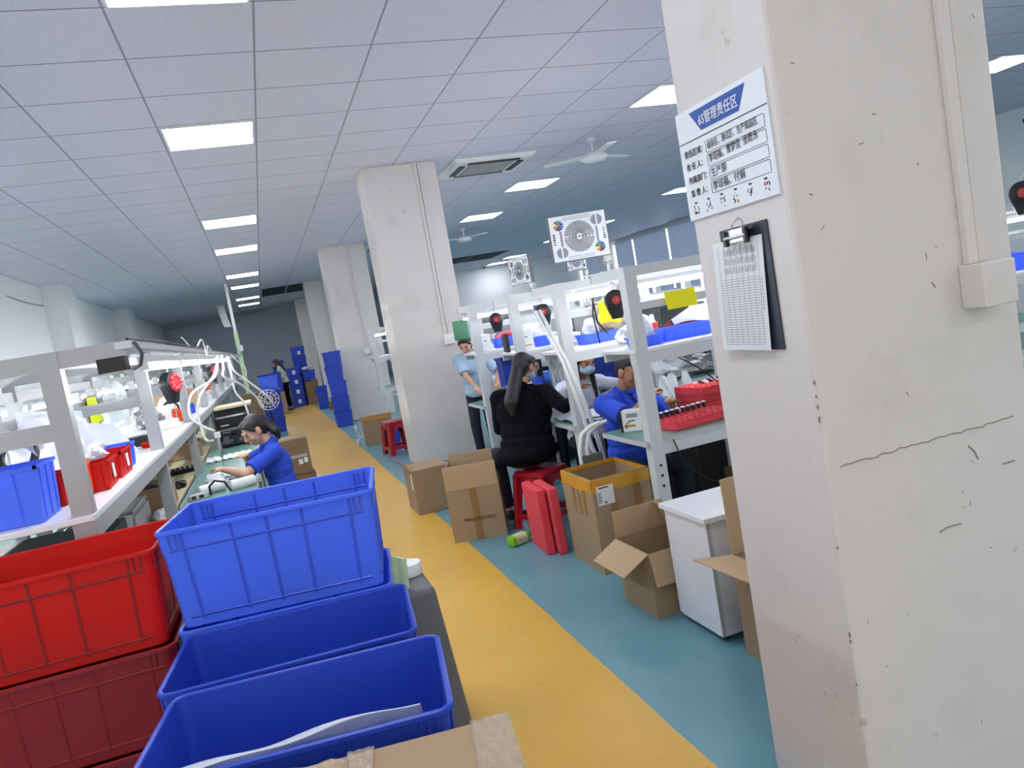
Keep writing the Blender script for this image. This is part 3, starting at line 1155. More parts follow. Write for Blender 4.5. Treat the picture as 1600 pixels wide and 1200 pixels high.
# ------------------------------------------------------------------ red plastic stool (moulded, with arched sides)
def plastic_stool(m, label, loc, rz, h=0.45):
    t = thing('plastic_stool', label, 'stool', loc, rz)
    b = MB()
    # seat
    rr = []
    for (o, z) in ((0.0, h - 0.05), (0.012, h - 0.03), (0.010, h - 0.008), (-0.006, h), (-0.05, h - 0.002), (-0.10, h - 0.003)):
        a = 0.145 + o
        r = 0.05
        ring = []
        for cx, cy, a0 in ((a - r, a - r, 0), (-a + r, a - r, 90), (-a + r, -a + r, 180), (a - r, -a + r, 270)):
            for q in range(5):
                g = R(a0 + q * 22.5)
                ring.append(Vector((max(-a, min(a, cx + r * math.cos(g))), max(-a, min(a, cy + r * math.sin(g))), z)))
        rr.append(ring)
    b.rings(rr)
    b.build('seat', m, t, smooth=50)
    # skirt with an arched opening on each side: built from an arch-shaped plate per side
    for k in range(4):
        q = Matrix.Rotation(k * PI / 2, 4, 'Z')
        p = MB()
        n = 12
        tw, bw = 0.145, 0.185
        z1 = h - 0.04

        def P(x, z):
            f = z / z1
            yy = -(bw + (tw - bw) * f)
            return Vector((x * (bw + (tw - bw) * f), yy, z))
        outer, inner = [], []
        for i in range(n + 1):
            a = PI * i / n
            # inner arch contour
            inner.append(P(-0.56 * math.cos(a), 0.10 + (z1 - 0.10 - 0.055) * (math.sin(a) ** 0.55)))
            u = -1 + 2 * i / n
            outer.append(P(max(-1, min(1, u * 1.0)), z1))
        # legs: left & right columns
        for s in (-1, 1):
            vs = []
            pts_o = [P(s, 0), P(s, 0.10), P(s, z1 * 0.6), P(s, z1)]
            pts_i = [P(s * 0.66, 0), P(s * 0.56, 0.10), P(s * 0.54, z1 * 0.6), P(s * 0.30, z1)]
            for a_, b_ in zip(pts_o, pts_i):
                vs += [a_, b_, a_ + Vector((0, 0.006, 0)), b_ + Vector((0, 0.006, 0))]
            fs = []
            for j in range(3):
                o = 4 * j
                fs += [(o, o + 1, o + 5, o + 4), (o + 2, o + 6, o + 7, o + 3), (o, o + 4, o + 6, o + 2), (o + 1, o + 3, o + 7, o + 5)]
            fs += [(0, 2, 3, 1), (12, 13, 15, 14)]
            p.add(vs, fs, 0, q)
        # top arch band
        for i in range(n):
            a_, b_ = inner[i], inner[i + 1]
            c_, d_ = outer[i + 1], outer[i]
            e = Vector((0, 0.006, 0))
            p.add([a_, b_, c_, d_, a_ + e, b_ + e, c_ + e, d_ + e], [(0, 1, 2, 3), (7, 6, 5, 4), (0, 4, 5, 1), (2, 6, 7, 3)], 0, q)
        # low cross rail
        a_, b_ = P(-0.62, 0.085), P(0.62, 0.085)
        p.box((a_.x, a_.y + 0.001, 0.075), (b_.x, a_.y + 0.012, 0.115), M4=q)
        p.build('leg_panel', m, t, smooth=40)
        # corner post
        c = MB()
        c.tube([q @ Vector((-0.175, -0.175, 0.0)), q @ Vector((-0.155, -0.155, h * 0.5)), q @ Vector((-0.135, -0.135, h - 0.03))], [0.024, 0.02, 0.022], 8)
        c.build('leg', m, t, smooth=60)
    return t


plastic_stool('red_plastic', 'red plastic stool under the person in black', (1.80, 5.325, 0), R(27), 0.44)
plastic_stool('red_plastic', 'red plastic stool standing in the gap behind the nearer pillar', (1.53, 10.3, 0), R(8), 0.46)
plastic_stool('red_plastic', 'red plastic stool in the dark under the person in blue behind the red trays', (2.25, 4.70, 0), R(5), 0.355)

# blue waste bucket beside it
t = thing('bucket', 'small blue bucket beside the red stool behind the nearer pillar', 'bucket', (1.55, 10.75, 0))
b = MB()
b.lathe([(0.005, 0.0), (0.075, 0.0), (0.095, 0.27), (0.10, 0.275), (0.10, 0.285), (0.088, 0.285), (0.07, 0.012), (0.005, 0.012)], n=20)
b.build('bucket_body', 'blue_crate', t, smooth=40)
b = MB()
b.tube([(0.10 * math.cos(a), 0.02, 0.28 + 0.01 * math.sin(a)) for a in [PI * k / 12 for k in range(13)]], 0.004, 6)
b.build('handle', 'white_plastic', t, smooth=60)

# red foam sheets
for i, (x, y, h, lab) in enumerate(((1.545, 4.62, 0.44, 'red foam sheet on edge, left one of the two by the yellow-taped carton'),
                                    (1.612, 4.56, 0.445, 'red foam sheet on edge, right one touching the yellow-taped carton'))):
    b = MB()
    def fn(u, v, h=h):
        return (0.008 * math.sin(3 * u + 2 * v), 0.42 * u, h * v)
    b.box((-0.03, 0, 0), (0.028, 0.36, h))
    o = b.build('foam_sheet', 'red_foam', bevel=0.008)
    o.location = (x, y, 0.002)
    o.rotation_euler = (0, R(-1.0), R(-3))
    tag(o, lab, 'foam sheet')

# green pump bottle lying on the floor
t = thing('pump_bottle', 'lime green pump bottle lying on the teal floor by the red stool', 'bottle', (1.375, 5.0, 0.0), rz=R(22))
b = MB()
sec = [(0.0, 0.028), (0.006, 0.036), (0.05, 0.037), (0.14, 0.037), (0.16, 0.030), (0.172, 0.014), (0.185, 0.013)]
rr = []
for x, r in sec:
    rr.append([Vector((x, 1.1 * r * math.copysign(abs(math.cos(a)) ** 0.6, math.cos(a)), 0.038 + r * math.copysign(abs(math.sin(a)) ** 0.6, math.sin(a)))) for a in [2 * PI * k / 20 for k in range(20)]])
b.rings(rr)
b.build('bottle_body', 'lime', t, smooth=50)
b = MB()
rr = []
for x in (0.035, 0.135):
    rr.append([Vector((x, 1.115 * 0.037 * math.copysign(abs(math.cos(a)) ** 0.6, math.cos(a)), 0.038 + 0.0378 * math.copysign(abs(math.sin(a)) ** 0.6, math.sin(a)))) for a in [2 * PI * k / 20 for k in range(20)]])
b.rings(rr, cap=False)
lb = b.build('bottle_label', mat('bottle_label', '#CFE3B0', 0.5), t, smooth=50)
b = MB()
for k in range(6):
    b.box((0.05 + 0.012 * k, -0.04235, 0.022), (0.054 + 0.012 * k, -0.0412, 0.05))
b.build('label_print', 'ink_grey', lb)
b = MB()
b.cyl((0.183, 0, 0.038), (0.203, 0, 0.038), 0.017, n=14)
b.cyl((0.203, 0, 0.038), (0.232, 0, 0.038), 0.006, n=10)
b.box((0.23, -0.012, 0.028), (0.245, 0.012, 0.075))
b.cyl((0.238, 0, 0.07), (0.222, 0, 0.082), 0.006, n=8)
b.build('pump_head', mat('green_pump', '#39A845', 0.35), t, smooth=40)

# carton in front of the second pillar, cartons behind the seated girl
t = carton('closed cardboard box with orange tape in front of the second pillar', (1.47, 11.72, 0), R(-1), 0.44, 0.26, 0.45, closed=True)
f = MB()
f.box((-0.2205, -0.1315, 0.38), (0.2205, -0.1302, 0.42))
f.build('tape_strip', 'tape_yellow', t)
b = MB()
rg = random.Random(8)
for k in range(9):
    b.ell((rg.uniform(-0.03, 0.03), rg.uniform(-0.04, 0.04), 0.03 + k * 0.035), (0.03, 0.02, 0.03), nu=8, nv=5)
o = b.build('crumpled_wrap', 'bag', smooth=60)
o.location = (1.17, 11.75, 0.0)
tag(o, 'crumpled white wrap piled at the left side of the carton by the second pillar', 'wrap')

for k, (z, lab) in enumerate(((0.0, 'brown taped carton on the floor behind the seated girl, bottom one'),
                             (0.37, 'brown taped carton with two white labels on top of another behind the girl'))):
    t = carton(lab, (0.06 - 0.01 * k, 8.25, z), R(2 - 4 * k), 0.46, 0.44, 0.366, m='carton_dark', closed=True, tape='T')
    f = MB()
    f.box((-0.2, -0.2212, 0.17), (0.2, -0.2203, 0.20))
    f.build('clear_tape', 'clear', t)
    if k:
        f = MB()
        f.box((0.11, -0.2215, 0.10), (0.15, -0.2202, 0.15))
        f.build('paper_label', 'paper', t)
        f = MB()
        f.box((0.165, -0.2215, 0.11), (0.20, -0.2202, 0.16))
        f.build('paper_label', 'paper', t)


# ------------------------------------------------------------------ smaller lidded blue crates in far stacks
def far_crate(label, loc, rz, w, d, h, m='blue_dark', paper=False):
    t = thing('storage_crate', label, 'crate', loc, rz)
    b = MB()
    q = 0.008
    wb, db = w - 0.05, d - 0.05
    def rg_(a, b2, z):
        return [Vector((-a / 2, -b2 / 2, z)), Vector((a / 2, -b2 / 2, z)), Vector((a / 2, b2 / 2, z)), Vector((-a / 2, b2 / 2, z))]
    b.rings([rg_(wb, db, 0), rg_(w - 0.02, d - 0.02, h), rg_(w - 0.035, d - 0.035, h), rg_(wb - 0.02, db - 0.02, 0.012)])
    b.build('crate_body', m, t, bevel=0.004)
    b = MB()
    for s in (-1, 1):
        b.box((-w / 2, s * (d / 2 - 0.006) - 0.007, h - 0.028), (w / 2, s * (d / 2 - 0.006) + 0.007, h))
        b.box((s * (w / 2 - 0.006) - 0.007, -d / 2, h - 0.028), (s * (w / 2 - 0.006) + 0.007, d / 2, h))
    b.build('rim', m, t)
    b = MB()
    b.box((-0.06, -d / 2 + 0.004, h - 0.075), (0.06, -d / 2 + 0.012, h - 0.055))
    b.build('handle', m, t)
    if paper:
        b = MB()
        b.box((-0.03, -d / 2 + 0.002, h * 0.35), (0.06, -d / 2 + 0.012, h * 0.75))
        b.build('paper_label', 'paper', t)
    return t


def far_stack(n, loc, rz, w, d, h, label, m='blue_dark', paper=False, top=None):
    f = None
    for k in range(n):
        lab = label % ('bottom one' if k == 0 else 'top one' if k == n - 1 else ORD[k] + ' from the floor')
        mm = top if (top and k == n - 1) else m
        if f is None or mm != m:
            o = far_crate(lab, (loc[0], loc[1], loc[2] + k * (h + 0.002)), rz, w, d, h, mm, paper)
            f = f or o
        else:
            dup(f, (loc[0] + 0.01 * ((k * 7) % 3 - 1), loc[1], loc[2] + k * (h + 0.002)), rz + 0.012 * ((k * 5) % 3 - 1), lab)


far_stack(5, (1.285, 15.2, 0), R(-1), 0.34, 0.42, 0.296, 'blue crate stacked against the second pillar, %s')
far_stack(4, (0.03, 16.72, 0), R(0), 0.40, 0.44, 0.298, 'blue crate in the stack behind the seated girl, %s', top='blue_crate')
far_stack(4, (0.79, 23.1, 0), R(0), 0.40, 0.45, 0.285, 'navy crate with white label beside the standing woman, %s', paper=True)
far_crate('navy crate with rags on it beside the last visible pillar, above two cartons', (1.20, 22.9, 0.72), 0, 0.36, 0.4, 0.28)
carton('brown carton on the floor beside the far navy crates', (1.22, 22.95, 0.0), 0, 0.36, 0.4, 0.345, m='carton_dark', closed=True)
carton('brown carton on another under the navy crate with rags', (1.22, 22.95, 0.35), 0, 0.36, 0.4, 0.345, m='carton_dark', closed=True)
b = MB()
rg = random.Random(12)
for k in range(9):
    b.ell((rg.uniform(-0.12, 0.12), rg.uniform(-0.12, 0.12), rg.uniform(0.036, 0.11)), (0.07, 0.06, 0.035), nu=8, nv=5)
o = b.build('rags', 'bag', smooth=60)
o.location = (1.20, 22.9, 1.003)
tag(o, 'white rags heaped in the navy crate by the far pillar', 'rags')
t = thing('rack', 'tall navy tote rack against the far pillar behind the crates', 'rack', (1.05, 23.65, 0))
for k in range(6):
    b = MB()
    b.taper((0, 0), (0.36, 0.36), (0.40, 0.40), k * 0.29, k * 0.29 + 0.285)
    tt = b.build('tote', 'blue_dark', t, bevel=0.006)
b = MB()
b.box((-0.02, -0.205, 1.50), (0.07, -0.198, 1.60))
b.build('paper_label', 'paper', t)
far_stack(2, (0.10, 21.3, 0.62), 0, 0.62, 0.42, 0.26, 'wide blue crate on the cart left of the standing woman, %s')
carton('large brown carton under the wide blue crates by the standing woman', (0.05, 21.3, 0.0), 0, 0.70, 0.5, 0.615, m='carton', closed=True)
far_stack(5, (0.42, 24.2, 0), R(0), 0.36, 0.4, 0.28, 'navy crate behind the standing woman near the grey back wall, %s')
for k, (x, y, h) in enumerate(((1.30, 20.4, 0.60),)):
    t = far_crate('dark navy bin standing alone at the foot of the third pillar', (x, y, 0), 0, 0.30, 0.34, h)
carton('small dark carton at the foot of the third pillar beside the navy bin', (1.47, 19.75, 0), 0, 0.18, 0.2, 0.2, m='carton_dark', closed=True)


# ------------------------------------------------------------------ notice board and clipboard on the near pillar
# board plane: pillar side face x = 1.316, facing -X. local x -> -Y (towards camera is right), local z up
SIGN_W, SIGN_H = 0.42, 0.318
t = thing('notice_board', 'white duty notice board with blue title on the near pillar', 'sign', (1.316, 2.042, 1.797), rz=-PI / 2)
b = MB()
b.box((0, -0.006, 0), (SIGN_W, -0.0005, SIGN_H))
b.build('board', 'sign_white', t, bevel=0.001)
YF = -0.0062


def flat(poly, m, name, parent, y=YF, th=0.0006):
    b = MB()
    b.prism(poly, th, Matrix.Translation((0, y - th, 0)))
    return b.build(name, m, parent)


flat([(0.075, 0.304), (0.345, 0.304), (0.305, 0.243), (0.125, 0.243)], 'sign_blue', 'title_banner', t)


def txt(name, body, size, x, z, m, parent, sx=1.0, y=YF - 0.0014, align='LEFT', bold=0.0):
    return text_part(name, body, size, m, Matrix.Translation((x, y, z)) @ Matrix.Rotation(PI / 2, 4, 'X') @ Matrix.Scale(sx, 4, (1, 0, 0)), parent, 0.0002, align, bold)


txt('title_text', '6S管理责任区', 0.037, 0.212, 0.258, 'sign_white', t, 0.86, align='CENTER', bold=0.028)
b = MB()
b.box((0.0, YF - 0.0008, 0.226), (SIGN_W, YF, 0.2285))
b.build('title_rule', 'ink', t)
rows = [('责任区域：', '组装区、测试区、生产成品区'), ('责 任 人：', '李培福、曹梦佳  张乾东'), ('所属部门：', '生产部'), ('监 督 人：', '李培福、付娟')]
for i, (lab, hand) in enumerate(rows):
    z = 0.181 - i * 0.0385
    txt('row_text', lab, 0.0225, 0.022 + 0.002 * i, z + 0.004, 'ink', t, 0.98, bold=0.03)
    b = MB()
    xa, xb, zb_, zt = 0.135, 0.402, z - 0.006, z + 0.027
    r = 0.005
    outer = []
    for cx, cz, a0 in ((xb - r, zt - r, 0), (xa + r, zt - r, 90), (xa + r, zb_ + r, 180), (xb - r, zb_ + r, 270)):
        for q in range(4):
            g = R(a0 + q * 30)
            outer.append((cx + r * math.cos(g), YF - 0.0004, cz + r * math.sin(g)))
    outer.append(outer[0])
    b.tube(outer, 0.0007, 4)
    b.build('entry_box', 'ink', t)
    h = txt('handwriting', hand, (0.0235, 0.027, 0.027, 0.028)[i], 0.143, z + 0.002 + (0.002, 0.0025, 0.0, 0.0)[i], 'ink', t, (0.76, 0.80, 0.95, 0.92)[i])
    h.data.transform(Matrix.Translation((0.15, 0, z)) @ Matrix.Rotation(R(-2.5 if i == 1 else -1.5), 4, 'Y') @ Matrix.Translation((-0.15, 0, -z)))
# row of six small illustrations, loose strokes of grey, black, orange and red
rg = random.Random(21)
for k in range(6):
    b = MB()
    cx = 0.045 + k * 0.066
    for q in range(9):
        x, z = cx + rg.uniform(-0.014, 0.014), 0.014 + rg.uniform(0, 0.026)
        mi = 1 if rg.random() < 0.35 else 0
        if k == 3 and q % 2:
            mi = 2
        if k == 5 and q < 3:
            mi = 3
            x, z = cx - 0.006 + q * 0.009, 0.036
        w, h = rg.uniform(0.002, 0.006), rg.uniform(0.003, 0.010)
        b.box((x - w / 2, YF - 0.0007, z - h / 2), (x + w / 2, YF - 0.0001, z + h / 2), mi)
    b.box((cx - 0.006, YF - 0.0007, 0.046), (cx + 0.006, YF - 0.0001, 0.051), 1)
    b.build('small_picture', ['ink_grey', 'ink', mat('picture_orange', '#D9A441', 0.6), 'red_disc'], t)

# clipboard
t = thing('clipboard', 'dark navy clipboard holding a printed form on the near pillar', 'clipboard', (1.316, 1.905, 1.395), rz=-PI / 2)
b = MB()
b.box((0.0, -0.006, 0.0), (0.215, -0.001, 0.35))
b.build('backing_board', 'navy_board', t, bevel=0.003)
b = MB()
b.cyl((0.06, -0.032, 0.322), (0.155, -0.032, 0.322), 0.0055, n=10)
b.box((0.055, -0.028, 0.308), (0.16, -0.0235, 0.335))
b.box((0.06, -0.028, 0.335), (0.155, -0.0062, 0.343))
b.box((0.055, -0.036, 0.300), (0.067, -0.0235, 0.342), 1)
b.box((0.148, -0.036, 0.300), (0.16, -0.0235, 0.342), 1)
b.tube([(0.085, -0.024, 0.340), (0.085, -0.018, 0.36), (0.108, -0.015, 0.372), (0.13, -0.018, 0.36), (0.13, -0.024, 0.340)], 0.003, 6)
b.build('clip', ['steel', 'black'], t, smooth=40)
t2 = thing('paper_form', 'white printed form sheet clipped to the navy clipboard', 'paper', (1.316, 1.905, 1.395), rz=-PI / 2)


def pf(u, v):
    return (-0.030 + 0.212 * u - 0.006 * (1 - v) + 0.01 * v, -0.0085 - 0.010 * (1 - v) * (0.5 + 0.5 * u) - 0.012 * (1 - u) * (1 - u), 0.005 + 0.313 * v - 0.004 * u)


b = MB()
b.sheet(pf, 10, 14, 0.0008)
b.build('sheet', 'paper', t2, smooth=60)
b = MB()


def on(u, v, du, dv):
    q = [Vector(pf(u, v)), Vector(pf(u + du, v)), Vector(pf(u + du, v + dv)), Vector(pf(u, v + dv))]
    n = Vector((0, -0.0009, 0))
    k = Vector((0, -0.0011, 0))
    b.add([p + n for p in q] + [p + k for p in q], [(3, 2, 1, 0), (4, 5, 6, 7), (0, 1, 5, 4), (1, 2, 6, 5), (2, 3, 7, 6), (3, 0, 4, 7)])


for k in range(27):
    for s in range(8):
        on(0.10 + s * 0.10, 0.05 + k * 0.023, 0.1, 0.0035)
for k in range(8):
    for s in range(14):
        on(0.10 + k * 0.114, 0.05 + s * 0.065, 0.005, 0.065)
for s in range(18):
    for c in range(3):
        on(0.22 + s * 0.036, 0.70 + c * 0.08, 0.011, 0.05 + 0.02 * ((s * 7 + c) % 3) / 2)
for s in range(9):
    on(0.93, 0.36 + s * 0.032, 0.016, 0.018)
b.build('form_print', 'ink_grey', t2)


# ------------------------------------------------------------------ workbench rows
def bench_row(label, loc, rz, xs, post_h=1.76, shelf=(-0.03, 0.40, 1.29), table=(-0.02, 0.56, 0.76), tx=None, top='green_top', arm=(0.0, 0.42),
              rail=1.53, rear=None, board=None, sx=None, m='white_metal', p=0.038, leg0=0.35):
    """local x runs along the row, local y is depth; xs are the post positions"""
    t = thing('workbench', label, 'workbench', loc, rz)

    x0, x1 = xs[0], xs[-1]
    for x in xs:
        b = MB()
        b.box((x - p, -p, 0.02), (x + p, p, post_h))
        b.cyl((x, 0, 0), (x, 0, 0.02), 0.03, n=10)
        for z in (0.50, 0.56, 0.62):
            b.cyl((x, -p - 0.0015, z), (x, -p + 0.001, z), 0.009, n=8, mi=1)
            b.cyl((x + p - 0.001, 0, z), (x + p + 0.0015, 0, z), 0.009, n=8, mi=1)
        b.build('post', [m, 'black'], t)
        if arm:
            b = MB()
            b.box((x - 0.03, arm[0] - (0.0 if arm[0] < 0 else -p), post_h - 0.06), (x + 0.03, arm[1], post_h))
            if arm[0] < -p:
                pass
            b.box((x - 0.031, arm[1] - 0.002, post_h - 0.055), (x + 0.031, arm[1] + 0.004, post_h - 0.005), 1)
            b.build('arm', [m, 'black'], t)
        if rear:
            b = MB()
            b.box((x - 0.032, rear - 0.032, 0), (x + 0.032, rear + 0.032, post_h - 0.02))
            b.build('rear_post', m, t)
            for z in (rail,):
                b = MB()
                b.box((x - 0.02, p, z - 0.03), (x + 0.02, rear - 0.032, z + 0.03))
                b.build('end_rail', m, t)
    b = MB()
    for xa, xb in zip(xs[:-1], xs[1:]):
        b.box((xa + p, -0.025, post_h - 0.06), (xb - p, 0.025, post_h - 0.001))
    b.build('top_beam', m, t)
    if rail and not rear:
        b = MB()
        for xa, xb in zip(xs[:-1], xs[1:]):
            b.box((xa + p, -0.022, rail - 0.022), (xb - p, 0.018, rail + 0.022))
        b.build('cross_rail', m, t)
    if rear:
        for z in (post_h - 0.12, rail):
            b = MB()
            b.box((x0, rear - 0.02, z - 0.03), (x1, rear + 0.02, z + 0.03))
            b.build('rear_rail', m, t)
    sa, sb = (sx or (x0 - 0.05, x1 + 0.05))
    b = MB()
    n = 1
    b.box((sa, shelf[0], shelf[2] - 0.022), (sb, shelf[1], shelf[2]))
    b.build('shelf_board', 'white_top', t, bevel=0.003)
    b = MB()
    b.box((sa + 0.005, -0.036, shelf[2] - 0.085), (sb - 0.005, 0.036, shelf[2] - 0.022))
    b.box((sa + 0.005, shelf[1] - 0.05, shelf[2] - 0.07), (sb - 0.005, shelf[1] - 0.02, shelf[2] - 0.022))
    b.build('shelf_beam', m, t)
    if table:
        ta, tb = tx or (x0 - 0.06, x1 + 0.06)
        b = MB()
        b.box((ta + 0.003, table[0], table[2] - 0.025), (tb, table[1], table[2]))
        b.build('table_top', top, t)
        b = MB()
        b.box((ta, table[0] - 0.001, table[2] - 0.028), (ta + 0.003, table[1], table[2] + 0.0005))
        b.box((ta, table[1], table[2] - 0.028), (tb, table[1] + 0.003, table[2] + 0.0005))
        b.box((ta, table[0] - 0.004, table[2] - 0.028), (tb, table[0] - 0.001, table[2] + 0.0005))
        b.build('edge_trim', 'rail_grey', t)
        b = MB()
        b.box((ta + 0.02, -0.03, table[2] - 0.085), (tb - 0.02, 0.03, table[2] - 0.025))
        b.build('table_beam', m, t)
        k = ta + (leg0 if table[0] > -0.2 else 0.12)
        while k < tb:
            b = MB()
            yy = table[1] - 0.06 if table[0] > -0.2 else table[0] + 0.06
            b.box((k - 0.012, yy - 0.012, 0), (k + 0.012, yy + 0.012, table[2] - 0.025))
            b.build('leg', m, t)
            k += 1.3
    if board:
        b = MB()
        b.box((board[0], board[2], board[4] - 0.02), (board[1], board[3], board[4]))
        b.build('rear_board', 'beige_top', t)
    return t


XR = 2.0
right_rows = [
    (3.83, 5, 'white steel workbench row nearest the camera, with red trays on its green top'),
    (4.88, 5, 'white steel workbench row behind the person in blue with the red trays'),
    (5.88, 5, 'white steel workbench row third back, behind the masked person in white'),
    (7.13, 5, 'white steel workbench row fourth back, its end beside the nearer pillar'),
    (8.55, 5, 'white steel workbench row fifth back, seen through the rows in front'),
    (10.60, 5, 'white steel workbench row whose end shows in the gap between the two white pillars'),
    (12.6, 5, 'white steel workbench row farthest back toward the white end wall'),
]
for y, n, lab in right_rows:
    bench_row(lab, (2.45 if y == 8.55 else XR if y < 10 else 1.78, y, 0), 0, [k * 1.2 for k in range(n)], leg0={3.83: 0.365, 4.88: 0.425, 5.88: 0.41}.get(y, 0.35))

LX, LY = -0.68, 2.95
left_xs = [0.0, 1.95, 3.95, 5.95, 7.85, 9.85, 11.85, 13.85, 15.85]
bench_row('long grey steel workbench line along the left side of the aisle with the seated girl', (LX, LY, 0), PI / 2, left_xs, post_h=1.76,
          shelf=(-0.035, 0.66, 1.19), table=(-0.48, 0.0, 0.75), tx=(2.45, 9.0), arm=(-0.245, 0.70), rail=1.49, rear=0.67,
          board=(1.6, 9.5, 0.041, 0.64, 0.745), m='grey_metal', p=0.033)


# tube lights
def tube_lamp(loc, rz, label, group=None, L=1.15, m='tube_light'):
    t = thing('tube_light', label, 'tube light', loc, rz, group)
    b = MB()
    b.box((-L / 2, -0.018, 0.016), (L / 2, 0.018, 0.04))
    b.box((-L / 2, -0.014, -0.012), (-L / 2 + 0.02, 0.014, 0.03))
    b.box((L / 2 - 0.02, -0.014, -0.012), (L / 2, 0.014, 0.03))
    for x in (-0.4, 0.4):
        b.box((x - 0.004, -0.004, 0.04), (x + 0.004, 0.004, 0.062))
    b.build('lamp_housing', 'white_plastic', t)
    b = MB()
    b.cyl((-L / 2 + 0.02, 0, 0), (L / 2 - 0.02, 0, 0), 0.014, n=10)
    b.build('tube', m, t, smooth=40)
    return t


tl = None
def lamp(loc, rz, label):
    global tl
    if tl is None:
        tl = tube_lamp(loc, rz, label)
    else:
        dup(tl, loc, rz, label)


rown = ['nearest', 'second', 'third', 'fourth', 'fifth', 'sixth', 'seventh']
for i, (y, n, lab) in enumerate(right_rows):
    x0 = 2.45 if y == 8.55 else XR if y < 10 else 1.78
    for k in range(n - 1 if i == 0 else 2):
        lamp((x0 + 0.62 + 1.2 * k, y + 0.24, 1.64), 0, 'glowing tube light over the %s right-hand bench row, %s one from the aisle' % (rown[i], ORD[k]))
lamp((XR + 0.70, 3.83 + 0.38, 1.64), 0, 'glowing tube light behind another over the nearest bench row, just left of the pillar')
for k in range(6):
    lamp((LX + 0.28, LY + 0.22 + 1.2 * k - 0.05 + 0.45, 1.658), PI / 2, 'glowing tube light on the aisle side of the left bench line, %s from the camera' % ORD[k])
bench_row('added grey workbench line carrying the wall-side tube lights, behind the left bench line', (LX - 0.78, LY, 0), PI / 2, left_xs, post_h=1.66,  # bench line added to carry the tubes lighting the left wall
          shelf=(0.04, 0.16, 1.19), table=(0.0, 0.55, 0.75), tx=(0.0, 15.9), arm=(0.04, 0.42), rail=None, m='grey_metal', p=0.03)
tw = None  # wall-side tubes shifted, boosted and extended to brighten the left wall
for k in range(14):
    lab = 'glowing wall-side tube light, row lengthened to brighten the left wall, %s from the camera' % ORD[k]
    if tw is None:
        tw = tube_lamp((LX - 1.10, LY - 0.55 + 1.25 * k, 1.535), PI / 2, lab, m='tube_light_wall_boost')
    else:
        dup(tw, (LX - 1.10, LY - 0.55 + 1.25 * k, 1.535), PI / 2, lab)

# grey channel carrying the aisle-side tube lights of the left line, with its end bracket and cable
t = thing('lamp_channel', 'grey channel holding the aisle-side tube lights along the left bench line', 'lamp channel', (LX + 0.28, LY, 0))
b = MB()
b.box((-0.025, -0.30, 1.722), (0.025, 8.5, 1.745))
b.build('channel', 'white_metal', t)
b = MB()
b.box((-0.08, -0.33, 1.655), (0.0, -0.25, 1.70))
b.build('end_box', 'black', t)
b = MB()
b.tube([(0.03, -0.28, 1.74), (0.045, -0.27, 1.70), (0.03, -0.24, 1.665), (0.0, -0.20, 1.655)], 0.006, 8)
b.build('power_lead', 'shadow_grey', t, smooth=60)


# tool balancers
def balancer(label, loc, rz, red=False, s=1.0):
    t = thing('tool_balancer', label, 'tool balancer', loc, rz)
    t.scale = (s, s, s)
    b = MB()
    # pear-shaped housing facing -y: outline prism with rounded back and front
    prof = []
    for k in range(24):
        a = 2 * PI * k / 24
        r = 0.068
        x, z = r * math.cos(a), r * math.sin(a)
        prof.append((x, z))
    for (d0, d1, sc) in ((-0.032, 0.02, 1.0),):
        rr = []
        for (y, q) in ((-0.036, 0.82), (-0.030, 0.95), (-0.01, 1.0), (0.02, 0.98), (0.034, 0.8)):
            rr.append([Vector((x * q, y, z * q)) for x, z in prof])
        b.rings(rr)
    rr = []
    for (z, w, d) in ((-0.02, 0.062, 0.03), (-0.06, 0.052, 0.028), (-0.10, 0.038, 0.024), (-0.118, 0.034, 0.02)):
        rr.append([Vector((w * sx_, d * sy_, z)) for sx_, sy_ in ((-1, -0.7), (-0.7, -1), (0.7, -1), (1, -0.7), (1, 0.7), (0.7, 1), (-0.7, 1), (-1, 0.7))])
    b.rings(rr)
    b.build('housing', 'black', t, smooth=40)
    b = MB()
    if red:
        for k in range(10):
            a = 2 * PI * k / 10
            b.ell((0.04 * math.cos(a), -0.038, 0.04 * math.sin(a)), (0.018, 0.016, 0.018), nu=8, nv=6)
        b.cyl((0, -0.045, 0), (0, -0.03, 0), 0.045, n=20)
        b.build('dial', 'red_disc', t, smooth=50)
    else:
        b.lathe([(0.012, 0.0), (0.026, 0.0), (0.026, 0.005), (0.012, 0.005)], M4=Matrix.Translation((0, -0.037, 0)) @ Matrix.Rotation(PI / 2, 4, 'X'), n=20)
        b.build('dial', 'red_disc', t, smooth=40)
        b = MB()
        b.cyl((0, -0.042, 0), (0, -0.036, 0), 0.009, n=12)
        b.build('hub', 'steel', t, smooth=40)
    b = MB()
    b.tube([(0, 0, 0.062), (0, 0, 0.085), (0.014, 0, 0.1), (0.0, 0, 0.115), (-0.012, 0, 0.104)], 0.0045, 8)
    b.build('top_hook', 'steel', t, smooth=60)
    b = MB()
    b.tube([(0, 0, -0.115), (0.002, 0, -0.16), (0.0, 0, -0.20)], 0.0022, 6)
    b.tube([(0.0, 0, -0.2), (0.010, 0, -0.21), (0.006, 0, -0.225), (-0.006, 0, -0.222)], 0.003, 6)
    b.build('pull_cord', 'steel', t, smooth=60)
    return t


